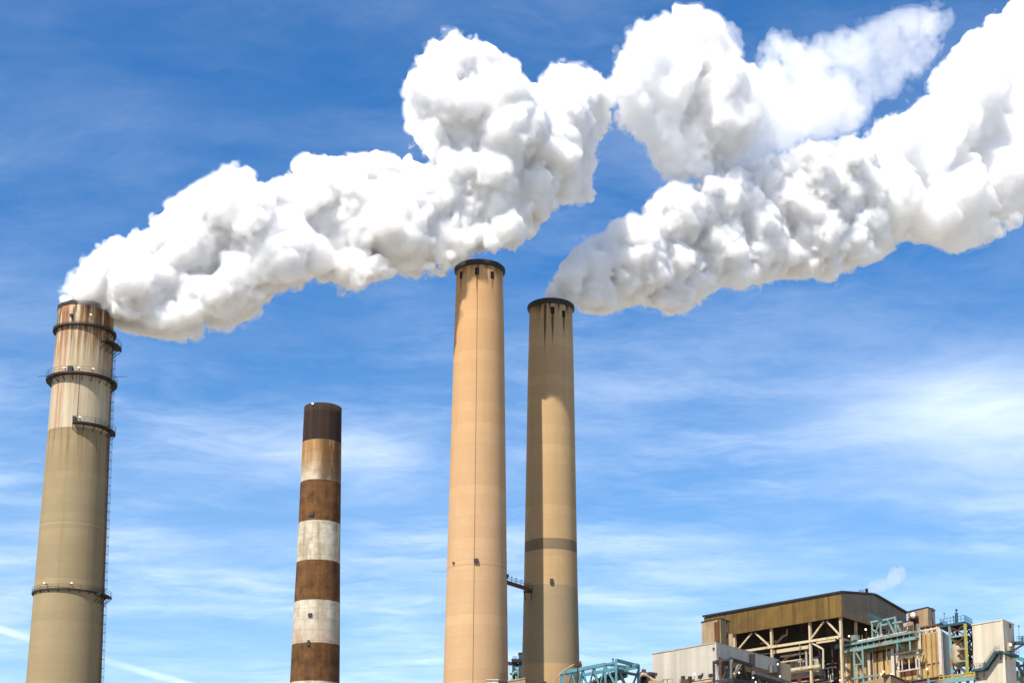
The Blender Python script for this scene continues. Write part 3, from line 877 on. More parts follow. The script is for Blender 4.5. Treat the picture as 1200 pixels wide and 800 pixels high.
# platform on the far flank
pf = thing('side_platform', fr3.px(1188, 752, .2), 'small teal railed platform cantilevered from the far flank of the pale tower', 'platform')
A = P(1187.6, 751.5, 391); B = P(1198.6, 751.5, 391)
b = MB(); b.abox(A.x - .3, B.x, 390 * K, 392.2 * K, A.z - .55, A.z); b.build('deck', M['teal_dark'], pf)
b = MB(); c = [Vector((A.x + .6, 390.1 * K, A.z)), Vector((B.x - .05, 390.1 * K, A.z)), Vector((B.x - .05, 392.1 * K, A.z))]; rails(b, c, 1.2, 4, .08); b.build('railing', M['teal_dark'], pf)
b = MB(); b.beam(Vector((B.x - .9, 390.4 * K, A.z)), Vector((B.x - .9, 390.4 * K, A.z + 3.4)), .09); b.ball((B.x - .9, 390.4 * K, A.z + 3.5), .22, 5); b.build('lamp_post', M['grey_steel'], pf)
b = MB(); b.beam(Vector((A.x + 2.4, 390.6 * K, A.z - .5)), fr3.px(1183.5, 764, .3), .35); b.beam(Vector((A.x + .4, 390.6 * K, A.z - .3)), fr3.px(1184, 756, .1), .7); b.build('bracket', M['rust_steel'], pf)
b = MB(); q = fr3.px(1183.5, 757.5, .5); b.box(q, fr3.u * .8, fr3.n * .4, Z * .9); b.build('equipment_box', M['beige_clad'], pf)
b = MB(); b.ball(fr3.px(1184.2, 755, 1.0), .3, 6); b.build('lamp', M['lamp_white'], pf)

# --- white clad building on the left
C, L, Q, X = foot((839, 753), (764.5, 766), (912, 773.2), 340)
wb = thing('turbine_hall', flat((C + X) / 2, 0), 'long off white clad building in front of the brown boiler house', 'building')
FW, FR = Face(C, L), Face(C, Q)
zm = FR.px(862, 774.5).z
b = MB(); prism(b, order(C, L, Q, X), zm, C.z); b.build('wall', M['white_clad'], wb)
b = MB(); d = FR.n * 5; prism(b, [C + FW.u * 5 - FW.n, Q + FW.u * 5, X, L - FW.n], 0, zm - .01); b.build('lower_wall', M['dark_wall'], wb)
b = MB(); b.hexa([flat(C, 0), flat(C, 0) - FW.n * .6, flat(L, 0) - FW.n * .6, flat(L, 0)], [flat(C, zm - .01), flat(C, zm - .01) - FW.n * .6, flat(L, zm - .01) - FW.n * .6, flat(L, zm - .01)]); b.build('side_wall', M['white_clad'], wb)
b = MB(); e = [p - (sum((C, L, Q, X), Vector()) / 4 - p).normalized() * .12 for p in order(C, L, Q, X)]; prism(b, e, C.z, C.z + .22); b.build('roof', M['grey_clad'], wb)
b = MB(); b.beam(flat(C, 5) + FW.n * .06, flat(C, C.z) + FW.n * .06, .16); b.build('corner_trim', M['white_rail'], wb)
C5 = FR.px(912.3, 774); Q5 = H(926.5, 777.6, C5.z)
b = MB(); X5 = Q5 - FR.n * 8; L5 = C5 - FR.n * 8; prism(b, [C5 + FR.u * .05, Q5, X5, L5 + FR.u * .05], zm - 2.2, C5.z - .1); b.build('annex_wall', M['beige_clad'], wb)
for px, py in ((836.2, 759.5), (823, 789.5), (769, 789)):
    b = MB(); q = FW.px(px, py, .12); b.box(q, FW.u * .18, FW.n * .12, Z * .2); b.build('wall_box', M['rust_steel'], wb)
for px, py in ((800.5, 793.5), (808.5, 794), (820.3, 792.7), (832.6, 791)):
    q = FW.px(px, py, 1.4); wl = thing('floodlight', FW.px(px, py + 3, 1.4), 'dark floodlight on a short post before the white building', 'floodlight', 'floodlights along the white building')
    b = MB(); b.box(q, FW.u * .34, FW.n * .25, Z * .34); b.build('lamp_housing', M['hood'], wl)
    b = MB(); b.beam(q, flat(q, 0), .14); b.build('post', M['grey_steel'], wl)
for o, lab in zip([o for o in COL.objects if o.name.startswith('floodlight')], ('farthest dark floodlight along the foot of the white building', 'second farthest dark floodlight at the foot of the white building', 'dark floodlight beside the bright white lamp before the white building', 'dark floodlight nearest the grey steel frame before the white building')): o['label'] = lab
q = FW.px(813.6, 789.3, 1.2); wl = thing('floodlight', FW.px(813.6, 793, 1.2), 'glowing white lamp on a short post before the white building', 'floodlight', 'floodlights along the white building')
b = MB(); b.ball(q, .2, 6); b.build('lamp', M['lamp_white'], wl); b = MB(); b.beam(q - Z * .2, flat(q, 0), .12); b.build('post', M['grey_steel'], wl)
# pipes at the foot of the white wall
pr = thing('pipe_run', flat(FW.px(800, 799, 2), 0), 'low rusty and pale pipes along the foot of the white building', 'pipes')
for x0, x1, y0, y1, r_, mt, of in ((764, 835, 801, 797.5, .35, 'pipe', 2.2), (796, 837, 796.8, 795.3, .2, 'rust_steel', 1.5), (770, 800, 799, 797.5, .28, 'white_rail', 2.8)):
    b = MB(); A = FW.px(x0, y0, of); B = FW.px(x1, y1, of); B.z = A.z = FW.px(835, y1, of).z; b.tube([A, B], r_, 8); b.build('pipe', M[mt], pr)
b = MB()
for x in (768, 782, 797, 812, 826, 834): q = FW.px(x, 797, 2.2); b.beam(flat(q, 0), q + Z * .3, .22)
b.build('support', M['grey_steel'], pr)
b = MB(); A = FW.px(806, 799, 2.4); b.box(A, FW.u * 1.1, FW.n * .8, Z * .55); b.build('valve_box', M['rust_steel'], pr)
b = MB(); A = FW.px(783, 798.5, 3.0); b.tube([A + FW.u * 1.5 - Z, A + FW.u * 1.5 + Z * .6, A - FW.u * 1.2 + Z * .6, A - FW.u * 1.2 - Z], .16, 7); b.build('pipe_loop', M['pipe'], pr)

# --- grey steel frame before the white building
gf = thing('steel_frame', flat(FR.px(860, 795, 3), 0), 'grey braced steel frame standing against the white building', 'steel frame')
OF = 3.0
for px, py, mt, wd, of in ((836.4, 775, 'dark_steel', .45, OF + 3), (843.6, 772, 'rust_steel', .5, OF + 1), (856.8, 771.5, 'grey_steel', .6, OF), (882.2, 766, 'dark_steel', .9, .6), (912.6, 773.5, 'dark_steel', .5, .5)):
    q = FR.px(px, py, of); b = MB(); b.beam(flat(q, 0), q, wd); b.build('column', M[mt], gf)
for p, q, mt, wd, of in (((836.4, 775.2), (857, 770.5), 'grey_steel', .5, OF + .5), ((857, 772), (881, 779.3), 'dark_steel', .6, OF - 1), ((843.5, 798), (857, 795.5), 'grey_steel', .6, OF), ((838, 776.5), (856, 777), 'dark_steel', .8, OF - 1), ((883, 787.5), (925, 800), 'grey_steel', .7, 1.5), ((883, 790.5), (925, 803.5), 'dark_steel', 1.0, 1.2), ((857, 796), (883, 800), 'dark_steel', .7, OF - 1), ((838, 797.5), (843, 797.5), 'grey_steel', .4, OF + 2)):
    b = MB(); b.beam(FR.px(*p, of), FR.px(*q, of), wd); b.build('girder', M[mt], gf)
for p, q, mt, wd, of in (((859.5, 791.5), (868.5, 776.5), 'cream', .4, 1.8), ((862, 788), (872, 799), 'dark_steel', .4, 1.0), ((870, 778), (875, 795), 'dark_steel', .5, 1.4), ((846, 799), (855, 775), 'dark_steel', .4, .8), ((845, 776), (855.5, 797), 'grey_steel', .3, .6), ((838.5, 778), (842.5, 797), 'white_rail', .35, OF + 1.6), ((886, 788), (890, 800), 'grey_steel', .45, 1.2), ((901, 793), (896, 800), 'grey_steel', .4, 1.2), ((848, 785), (856, 783), 'dark_steel', .3, 1.4), ((864, 779), (860, 800), 'grey_steel', .3, .9)):
    b = MB(); b.beam(FR.px(*p, of), FR.px(*q, of), wd); b.build('brace', M[mt], gf)
b = MB(); q = FR.px(904.5, 783.5, .5); b.box(q, FR.u * .45, FR.n * .35, Z * .75); b.build('equipment_box', M['grey_steel'], gf)
for px, py in ((866, 787.5), (882.6, 793.5), (885.5, 798.5), (911.5, 777.8), (914, 792)):
    b = MB(); b.ball(FR.px(px, py, 1.9), .19, 6); b.build('lamp', M['lamp_white'], gf)
b = MB(); q = FR.px(850, 790, -1); b.box(q, FR.u * 1.4, FR.n * .5, Z * 3.2); b.build('louvre_panel', M['grey_steel'], gf)

# --- ochre precipitator block with its rack of pipes
C, L, Q, X = foot((1103.5, 738.2), (967, 764.5), (1115.5, 747.5), 400)
ob = thing('precipitator', flat((C + X) / 2, 0), 'rust streaked ochre clad block below and in front of the boiler house', 'building')
FO, FS = Face(C, L), Face(C, Q)
b = MB(); prism(b, order(C, L, Q, X), 0, C.z); b.build('wall', M['ochre_clad'], ob)
b = MB(); A = FS.at(.3, 0, .05); B = FS.at((Q - C).length, 0, .05)
b.hexa([A - FS.n * .2, A, B, B - FS.n * .2], [flat(A, C.z - .2) - FS.n * .2, flat(A, C.z - .2), flat(B, C.z - .2), flat(B, C.z - .2) - FS.n * .2]); b.build('end_panel', M['ochre_pale'], ob)
for px, wd, mt in ((991.6, .7, 'cream'), (995.5, 1.1, 'ochre_clad'), (1018.3, .7, 'cream'), (1020.6, .4, 'rust_steel'), (1046.2, 1.0, 'white_rail'), (1048.6, .5, 'rust_steel'), (1051.5, .8, 'cream'), (1076, .9, 'cream'), (1102.3, .9, 'white_rail'), (1084.5, .25, 'ochre_clad'), (1091, .25, 'ochre_clad'), (1096.5, .25, 'ochre_clad'), (1027, .2, 'rust_steel'), (1035, .2, 'rust_steel'), (978, .3, 'ochre_clad'), (985, .25, 'rust_steel')):
    q = FO.px(px, 756, .25); zt = C.z - .3 if px > 1075 else C.z - 2.2
    if px == 1102.3: zt = C.z + .8
    b = MB(); b.box(flat(q, zt / 2), FO.u * wd / 2, FO.n * (.16 + .12 * wd), Z * zt / 2); b.build('pilaster', M[mt], ob)
b = MB()
for y0, y1 in ((774, 768),): pass
A = FO.px(1046, 754.5, .06); b.beam(FO.px(1044, 760.5, .08), flat(FO.px(1022, 764, .08), FO.px(1044, 760.5, .08).z), .15, .6); b.beam(FO.px(1102, 775.5, .08), flat(FO.px(1079, 780, .08), FO.px(1102, 775.5, .08).z), .1, .2)
b.build('stiffener', M['rust_steel'], ob)


def bay(x0, x1, ytop, ybot, posts, shelf):
    A = FO.px(x1, ytop, 1.6); zt = A.z; zb_ = FO.px(x1, ybot, 1.6).z
    pan = MB(); B0 = FO.px(x0, ytop, .12); B1 = FO.px(x1, ytop, .12)
    pan.hexa([flat(B1, zb_ - 1), flat(B1, zb_ - 1) - FO.n * .2, flat(B0, zb_ - 1) - FO.n * .2, flat(B0, zb_ - 1)], [flat(B1, zt - .2), flat(B1, zt - .2) - FO.n * .2, flat(B0, zt - .2) - FO.n * .2, flat(B0, zt - .2)])
    pan.build('rusted_panel', M['rust_clad'], ob)
    op = MB()
    for k in range(3):
        c = B1.lerp(B0, (k + .5) / 3) + FO.n * .12; op.box(flat(c, zt - 1.9), FO.u * .5, FO.n * .1, Z * (.3 + .25 * (k % 2)))
    op.build('opening', M['black'], ob)  # black boxes on the panel, the dark of the holes put into colour
    fr = MB()
    for px in posts:
        q = FO.px(px, ytop, 1.6); fr.beam(flat(q, zb_), flat(q, zt), .26)
    E0, E1 = FO.px(x0, ytop, 1.6), FO.px(x1, ytop, 1.6)
    fr.beam(flat(E0, zt), flat(E1, zt), .3, .34); fr.beam(flat(E0, zb_), flat(E1, zb_), .3, .32)
    for e in (E0, E1): fr.beam(flat(e, zt), flat(e, zt) - FO.n * 1.5, .35)
    f = fr.build('bay_frame', M['white_rail'], ob)
    b = MB(); s0, s1 = FO.px(shelf[0], ytop, 2.2), FO.px(shelf[1], ytop, 2.2); b.beam(flat(s0, zt + .75), flat(s1, zt + .75), 1.0, .22); b.build('canopy', M['grey_steel'], f)


bay(1052, 1077, 766, 782.5, (1052.6, 1056.5, 1064.8, 1073, 1076.6), (1046, 1081.5))
bay(952, 976, 781, 797, (953, 956.5, 963.5, 970.5, 975.4), (948, 979))
for px, py in ((1014.5, 737), (995, 744.8), (1032.4, 789.5), (1035.3, 786.5), (1053, 782), (1086.3, 783.3), (984.5, 796.5), (975, 795), (1044, 790)):
    b = MB(); q = FO.px(px, py, 1.8 if py < 760 else .7); b.ball(q, .24, 6); lp_ = b.build('lamp', M['lamp_warm'], ob)
    b = MB(); b.beam(q - FO.n * .2, FO.px(px, py, .0) if py > 760 else q - Z * 2.5, .12); b.build('lamp_arm', M['hood'], lp_)

# pipe rack along its top
rk = thing('pipe_rack', FO.px(1030, 753, 2), 'aqua painted rack of pipes running along the top of the ochre block', 'pipe rack')
RO = 2.0
zlow = FO.px(1070, 747.6, RO).z; zup = FO.px(1070, 740.2, RO).z
e0, e1 = FO.px(990, 757, RO), FO.px(1073.5, 747, RO)
for zq, wd, ht, mt, of in ((zlow, .5, .7, 'aqua', 0), (zup, .5, .55, 'aqua', .1), (zup, .5, .5, 'teal', -2.2), (zlow + .2, .4, .5, 'dark_steel', -2.0)):
    b = MB(); b.beam(flat(e0, zq) + FO.n * of, flat(e1, zq) + FO.n * of, wd, ht); b.build('girder', M[mt], rk)
for k, (zq, r_, mt, of) in enumerate(((zlow + .55, .30, 'pipe', -.5), (zlow + .8, .42, 'rust_steel', -1.3), (zup + .45, .28, 'white_rail', -.5), (zup + .5, .36, 'pipe', -1.2), (zlow + 1.3, .22, 'rust_steel', -.3))):
    b = MB(); b.tube([flat(e0.lerp(e1, .05 * k), zq) + FO.n * of, flat(e0.lerp(e1, 1 - .06 * k), zq) + FO.n * of], r_, 8); b.build('pipe', M[mt], rk)
b = MB()
for k in range(13):
    q = e0.lerp(e1, k / 12); b.beam(flat(q, zlow), flat(q, zup), .22); b.beam(flat(q, zlow + .1), flat(q, zlow + .1) - FO.n * 2.0, .2); b.beam(flat(q, zup - .2), flat(q, zup - .2) - FO.n * 2.2, .2)
b.build('crosspiece', M['aqua'], rk)
b = MB(); rails(b, [flat(e0.lerp(e1, .45), zup + .3) + FO.n * .1, flat(e1, zup + .3) + FO.n * .1], 1.2, 14, .07); b.build('railing', M['grey_steel'], rk)
b = MB(); q = FO.px(1001.5, 747, RO); b.box(q, FO.u * .75, FO.n * .6, Z * .65); b.build('valve_box', M['aqua'], rk)
b = MB(); q = FO.px(981.5, 757, 1.0); b.box(q, FO.u * .55, FO.n * .5, Z * .5); b.beam(q - Z * .4 - FO.u * .8, q - Z * .4 + FO.u * 1.0, .3); b.build('valve_box', M['aqua'], rk)
for px in (987.5, 1026, 1029, 1033, 1042, 1060, 1064):
    b = MB(); q = FO.px(px, 749, RO - .9); zt = zup + .35; b.lathe([(.01, 0), (.34, .02), (.34, .8), (.2, 1.0), (.2, 1.3), (.01, 1.32)], flat(q, zt), 12); b.build('valve', M[random.choice(['pipe', 'white_rail', 'rust_steel'])], rk)
for px, y1 in ((1051.2, 762), (1066, 762)):
    b = MB(); q = FO.px(px, 750, RO); b.beam(flat(q, zlow), flat(q, FO.px(px, y1, RO).z), .35); b.build('hanger', M['aqua'], rk)
b = MB(); FO.beam(b, (1051.5, 750.5), (1058.5, 760), .3, RO); b.build('brace', M['teal_dark'], rk)

# a thicket of finer lines on and below the rack
rg = random.Random(9)
for k in range(34):
    mt = rg.choice(['pipe', 'rust_steel', 'aqua', 'dark_steel', 'white_rail', 'grey_steel']); b = MB(); u0 = rg.random() * .9
    q = e0.lerp(e1, u0); of = -rg.random() * 2.0
    if k % 3 == 0:
        b.tube([flat(q, zup - .2) + FO.n * of, flat(q, zup + .6 + rg.random() * 1.8) + FO.n * of], .05 + .08 * rg.random(), 6)
    elif k % 3 == 1:
        q2 = e0.lerp(e1, min(1, u0 + .1 + .25 * rg.random())); zq = zlow + (zup - zlow + .9) * rg.random()
        b.tube([flat(q, zq) + FO.n * of, flat(q2, zq) + FO.n * of, flat(q2, zq - .5 - rg.random()) + FO.n * of], .07 + .08 * rg.random(), 6)
    else:
        b.tube([flat(q, zlow) + FO.n * (.1 + .2 * rg.random() - 1.6), flat(q, zlow - 1.5 - 7 * rg.random()) + FO.n * (.1 - 1.6)], .05 + .07 * rg.random(), 6)
    b.build('pipe', M[mt], rk)
b = MB(); b.beam(flat(e0.lerp(e1, .02), zlow - .35) - FO.n * .6, flat(e1, zlow - .35) - FO.n * .6, .7, .12); b.build('cable_tray', M['grey_steel'], rk)

# hoist gantry on the rack
hg = thing('hoist_gantry', FO.px(1036, 742, 1.5), 'small aqua gantry frame with a dark inclined beam standing on the pipe rack', 'gantry')
HO = 1.2
for px, y0, y1 in ((1021.6, 727.5, 747.5), (1031.7, 728.5, 746), (1048.8, 722.3, 743)):
    b = MB(); b.beam(FO.px(px, y0, HO), flat(FO.px(px, y0, HO), FO.px(px, y1, HO).z), .42); b.build('post', M['aqua'], hg)
for p, q in (((1020.5, 728.6), (1029.5, 726.9)), ((1035, 726.3), (1049.6, 722.9)), ((1033, 732.2), (1041, 730.6)), ((1046, 729.6), (1057, 727.9))):
    b = MB(); FO.beam(b, p, q, .45, HO); b.build('beam', M['aqua'], hg)
for p, q in (((1030.5, 730), (1026.3, 741)), ((1040.5, 726), (1048.5, 742.5)), ((1051.5, 731.5), (1055.5, 740)), ((1022, 737), (1029, 741))):
    b = MB(); FO.beam(b, p, q, .36, HO + .05); b.build('brace', M['aqua'], hg)
b = MB(); FO.beam(b, (1017.5, 720), (1042, 730.5), .55, HO - .6, .75); b.build('inclined_beam', M['teal_dark'], hg)
b = MB(); q = FO.px(1042, 730.5, HO - .4); b.box(q, FO.u * .9, FO.n * .5, Z * .6); b.build('winch', M['teal_dark'], hg)

# support trestle down the front
tr = thing('pipe_trestle', flat(FO.px(1005, 780, 2.6), 0), 'narrow aqua ladder shaped trestle before the ochre wall', 'trestle')
TO = 2.4
for px in (1000.3, 1010.4):
    b = MB(); q = FO.px(px, 758, TO); b.beam(flat(q, 0), q, .42); b.build('post', M['aqua'], tr)
for p, q, wd in (((1000.3, 779), (1010.4, 777.3), .35), ((999, 794.8), (1030, 790.5), .45), ((1001.5, 761), (1010, 776.5), .25), ((1001.5, 781), (1010, 793.5), .25), ((1000.3, 762.6), (1010.4, 761), .3)):
    b = MB(); FO.beam(b, p, q, wd, TO); b.build('brace', M['aqua'], tr)

# drum with a white end, beside the beige tower
dq = P(1070.2, 720.8, 408)
dr_ = thing('drum', dq - Z * 3, 'rust brown drum with a bright white end beside the beige tower', 'drum')
ax_ = Vector((-.25, -1, .05)).normalized(); r0 = 3.6 * mpp(721, 408 * K)
b = MB(); b.tube([dq + ax_ * .2, dq - ax_ * 3.2], r0 * 1.25, 18); b.build('drum_body', M['rust_steel'], dr_)
b = MB(); b.tube([dq + ax_ * .75, dq + ax_ * .55, dq + ax_ * .15], [r0 * .55, r0 * .95, r0], 20); b.build('end_cap', M['white_tank'], dr_)
b = MB()
for px, wd, y0 in ((1067, .9, 724), (1073.5, 1.1, 722), (1063.5, .5, 727)):
    q = P(px, y0, 410); b.beam(q, flat(q, C.z - 1.5), wd)
b.build('support', M['rust_steel'], dr_)
b = MB(); b.beam(P(1060.5, 731.8, 406), P(1068, 730, 408), .9, .8); b.build('chute', M['cream'], dr_)
# rusty header pipe toward the lattice tower
hp = thing('header_pipe', P(1089, 733.5, 401), 'rusty horizontal pipe on short legs along the ochre block roof', 'pipe')
A = FO.px(1077.5, 735.6, -2); Bq = FO.px(1104, 730.8, -2); A.z = Bq.z
b = MB(); b.tube([A, Bq], .38, 9); b.build('pipe', M['rust_steel'], hp)
for px in (1079, 1085, 1091.5, 1098):
    b = MB(); q = FO.px(px, 735, -2); b.beam(flat(q, C.z), flat(q, A.z), .5); b.build('leg', M['cream'], hp)
b = MB(); b.beam(FO.px(1077, 739.5, -.8), flat(FO.px(1099, 737.5, -.8), FO.px(1077, 739.5, -.8).z), .3, .35); b.build('rail', M['white_rail'], hp)
for px, y0, y1, mt in ((1075.6, 730.5, 742, 'aqua'), (1076.6, 741, 760, 'cream')):
    b = MB(); q = FO.px(px, y0, .8); b.beam(q, flat(q, FO.px(px, y1, .8).z), .7); b.build('standpipe', M[mt], hp)

# --- lattice tower with antennas
C, L, Q, X = foot((1130.6, 729), (1112.6, 732), (1139.5, 734), 391)
lt = thing('lattice_tower', flat((C + X) / 2, 0), 'open green and aqua lattice tower with roof rails and a mast beside the pale tower', 'tower')
corners = [C, L, Q, X]; zt = C.z
for q, mt, wd in ((C, 'green_yellow', .62), (L, 'aqua', .55), (Q, 'dark_steel', .5), (X, 'dark_steel', .5)):
    b = MB(); b.beam(flat(q, 0), flat(q, zt - .3), wd); b.build('post', M[mt], lt)
ext = (L - C).normalized()
b = MB(); e = L + ext * 2.6
for p, q in ((C, e), (Q, X + ext * 2.6), (C, Q), (e, X + ext * 2.6)): b.beam(flat(p, zt), flat(q, zt), .5, .55)
tf = b.build('top_frame', M['teal_dark'], lt)
b = MB(); prism(b, [C - ext * -.3, Q + ext * .3, X + ext * 2.3, e], zt - .42, zt - .3); b.build('deck', M['dark_steel'], lt)
lv = [zt - .4] + [FO.px(1113, y, 0).z * 0 + P_far(1113, y, L.y).z for y in (746.5, 762, 776, 792)]
for za, zb_ in zip(lv, lv[1:]):
    for p, q, mt in ((C, L, 'aqua'), (Q, X, 'dark_steel'), (C, Q, 'dark_steel'), (L, X, 'dark_steel')):
        b = MB(); b.beam(flat(p, zb_), flat(q, zb_), .38); b.build('girder', M[mt], lt)
        b = MB(); b.beam(flat(p, za), flat(q, zb_), .26); b.beam(flat(q, za), flat(p, zb_), .24); b.build('brace', M['dark_steel' if p is not C or q is not L else 'rust_steel'], lt)
cen = (C + X) / 2
for za, mt, dx_ in ((lv[0] - 4.0, 'cream', .6), (lv[1] - 2.6, 'pipe', -.5), (lv[1] - 4.4, 'rust_steel', .2), (lv[2] - 2.2, 'cream', .3)):
    b = MB(); b.beam(flat(L.lerp(X, .5), za + 1.4) , flat(C.lerp(Q, .5), za - .9), .95, 1.1); b.build('duct', M[mt], lt)
for za in lv[1:4]:
    b = MB(); prism(b, inset(order(C, L, Q, X), .5), za - .1, za); b.build('floor_grating', M['dark_steel'], lt)
b = MB(); q = flat(cen, lv[2] - 6.5); b.lathe([(.01, 0), (1.3, .3), (1.5, 1.2), (1.5, 4.4), (1.2, 5.2), (.01, 5.6)], flat(L.lerp(C, .25) - FO.n * 1.2, lv[3] - 1.0), 20); b.build('vessel', M['beige_clad'], lt)
b = MB(); rails(b, [flat(Q, zt + .2), flat(C, zt + .2), flat(e, zt + .2), flat(X + ext * 2.6, zt + .2)], 1.5, 7, .09); b.build('railing', M['teal_dark'], lt)
mq = P(1120.8, 727.5, 394)
b = MB(); b.beam(flat(mq, zt), P(1120.8, 717.5, 394), .6); b.beam(P(1120.8, 717.5, 394), P(1120.8, 714, 394), .15); b.ball(P(1120.8, 714.2, 394), .3, 5); b.build('mast', M['teal_dark'], lt)
for px, y1 in ((1106.5, 718.5), (1117.2, 722)):
    b = MB(); q = P(px, y1, 394); b.beam(flat(q, zt), q, .1); b.ball(q, .22, 5); b.build('antenna', M['grey_steel'], lt)
# its lower platform with yellow rails
LO = 1.8; FT = Face(C, L)
A = FT.px(1142.5, 793.5, LO); B = FT.px(1101, 799.5, LO); B.z = A.z
lpf = b = MB(); b.beam(A, B, .5, .95); pl = b.build('platform', M['aqua'], lt)
b = MB(); b.hexa([A - Z * .2, A - Z * .2 - FT.n * LO, B - Z * .2 - FT.n * LO, B - Z * .2], [A + Z * .1, A + Z * .1 - FT.n * LO, B + Z * .1 - FT.n * LO, B + Z * .1]); b.build('deck', M['dark_steel'], pl)
b = MB()
for k in range(9):
    q = A.lerp(B, k / 8); b.beam(q, q + Z * 1.25, .14)
for hh in (.65, 1.25): b.beam(A + Z * hh, B + Z * hh, .18)
b.beam(A + Z * .75 - FT.n * .1, A.lerp(B, .3) + Z * .75 - FT.n * .1, .1, .9)
b.build('railing', M['yellow'], pl)
b = MB(); q = FT.px(1102.5, 788, .6); b.lathe([(.01, 0), (.42, .05), (.42, 1.5), (.2, 1.8), (.01, 1.85)], flat(q, A.z + .12), 14); b.build('vessel', M['rust_steel'], pl)
b = MB(); q = FT.px(1104.5, 779, .4); b.beam(flat(q, A.z), flat(q, A.z + 4), .28); b.build('standpipe', M['pipe'], pl)

# --- low annexes in front of the ochre block
C, L, Q, X = foot((1043.5, 791.8), (1015, 797.3), (1060, 798.5), 384)
dk = thing('duct_box', flat((C + X) / 2, 0), 'plain greyish tan duct housing at the foot of the ochre wall', 'duct housing')
b = MB(); prism(b, order(C, L, Q, X), 0, C.z); b.build('wall', M['tan_block'], dk)
b = MB(); e0 = C.lerp(Q, .02); b.hexa([e0 + FS.n * .05, Q + FS.n * .05, Q - FS.n * 2, e0 - FS.n * 2], [q + Z * .5 for q in (e0 + FS.n * .05, Q + FS.n * .05, Q - FS.n * 2, e0 - FS.n * 2)]); b.build('roof', M['dark_steel'], dk)
cr = thing('pipe_cluster', flat(FO.px(1085, 799, 3), 0), 'tangle of dark pipes and posts at the foot of the ochre wall', 'pipes')
for k in range(9):
    px = 1062 + k * 5.2; b = MB(); q = FO.px(px, 796.5 - (k % 3) * 1.2, 2.2 + (k % 2)); b.beam(flat(q, 0), q, .3 + .12 * (k % 3)); b.build('post', M[['dark_steel', 'grey_steel', 'aqua'][k % 3]], cr)
for k, (y, r_, mt) in enumerate(((797.5, .35, 'dark_steel'), (799.5, .4, 'grey_steel'), (795.5, .2, 'rust_steel'))):
    b = MB(); A = FO.px(1104, y - 3.5, 2.4 + k * .4); B = FO.px(1058, y + 3, 2.4 + k * .4); B.z = A.z; b.tube([A, B], r_, 8); b.build('pipe', M[mt], cr)

# --- beyond the right edge of the pale tower
sb = thing('coal_shed', P(1205, 790, 420), 'low tan shed with a teal roof beam behind the pale tower', 'shed'); sb.location.z = 0; POS[sb.name] = Vector(sb.location)
A = P(1188, 786, 418); B = P(1225, 786, 418)
b = MB(); b.abox(A.x, B.x, 418 * K, 440 * K, 0, A.z); b.build('wall', M['tan_block'], sb)
b = MB(); b.beam(P(1186, 768.5, 416), P(1214, 777, 410), .8, .9); b.beam(P(1188, 779.5, 416), P(1214, 779.5, 416), 1.0, .5); b.build('roof_beam', M['teal'], sb)
for px in (1193.5, 1199.5):
    b = MB(); q = P(px, 775, 415); b.beam(flat(q, 0), q, .4); b.build('post', M['teal'], sb)
b = MB(); b.beam(P(1189.5, 774, 412), P(1202, 793, 412), .55); b.build('brace', M['dark_steel'], sb)
b = MB(); b.hexa([P(1187, 786.5, 416.5), P(1225, 786.5, 416.5), P(1225, 786.5, 430), P(1187, 786.5, 430)], [P(1187, 785.5, 416.5), P(1225, 785.5, 416.5), P(1225, 785.5, 430), P(1187, 785.5, 430)]); b.build('roof', M['rust_steel'], sb)

# --- blue conveyor gantry at the foot of the shaded stack
Yg = 318
C = P(722, 775.6, Yg); L = H(657.5, 788.2, C.z); L.z = C.z; Q = H(748.5, 781.2, C.z)
cg = thing('conveyor_gantry', flat(C, 0), 'bright blue braced steel gantry carrying a conveyor right of the shaded chimney', 'gantry')
GL, GR = Face(C, L), Face(C, Q)
zt = C.z; hgt = 5.5
M1 = GL.px(709.2, 778.2, 0); M1.z = zt
for q, o in ((L, 0), (M1, 0), (C + Z * .5, 0), (Q, 0), (L - GL.n * 5, 1), (Q - GR.n * 0 + (L - C).normalized() * 7, 1)):
    b = MB(); b.beam(flat(q, 0), q + Z * .15, .42); b.build('post', M['teal'], cg)
for p, q, wd in ((L, M1, .62), (M1, C, .4), (C + Z * .4, Q + Z * .2, .55), (L - GL.n * 5, C - GL.n * 5, .5), (L, L - GL.n * 5, .4), (M1, M1 - GL.n * 5, .4), (Q, Q + (L - C).normalized() * 7, .4)):
    b = MB(); b.beam(p, q, wd); b.build('chord', M['teal'], cg)
for p, q, wd in ((C, Q, .45),):
    b = MB(); b.beam(flat(p, zt - 1.6), flat(q, zt - 1.5), wd); b.build('chord', M['teal_dark'], cg)
n_ = 4
for k in range(n_):
    a, b2 = L.lerp(M1, k / n_), L.lerp(M1, (k + 1) / n_)
    m_ = (a + b2) / 2
    for p, q in ((a, m_ - Z * 4.2), (b2, m_ - Z * 4.2)):
        b = MB(); b.beam(p, q, .26); b.build('brace', M['teal'], cg)
    b = MB(); b.beam(a - GL.n * 5, b2 - GL.n * 5 - Z * 4, .24); b.build('brace', M['teal_dark'], cg)
for p, q in ((M1 - Z * .2, flat(C, zt - 4.5)), (flat(Q, zt - .5), Q.lerp(C, .45) - Z * 5.5), (C - Z * .5, Q.lerp(C, .5) - Z * 4.5)):
    b = MB(); b.beam(p, q, .28); b.build('brace', M['teal'], cg)
b = MB(); A = L - GL.n * 2.2 - Z * 3.6; B = C - GL.n * 2.2 - Z * 1.3 - (C - L).normalized() * .5; b.beam(A, B, 2.2, .35); b.build('conveyor_belt', M['grey_steel'], cg)
b = MB(); b.beam(A - Z * .9, B - Z * .9, 1.8, .35); b.build('conveyor_frame', M['dark_steel'], cg)
b = MB()
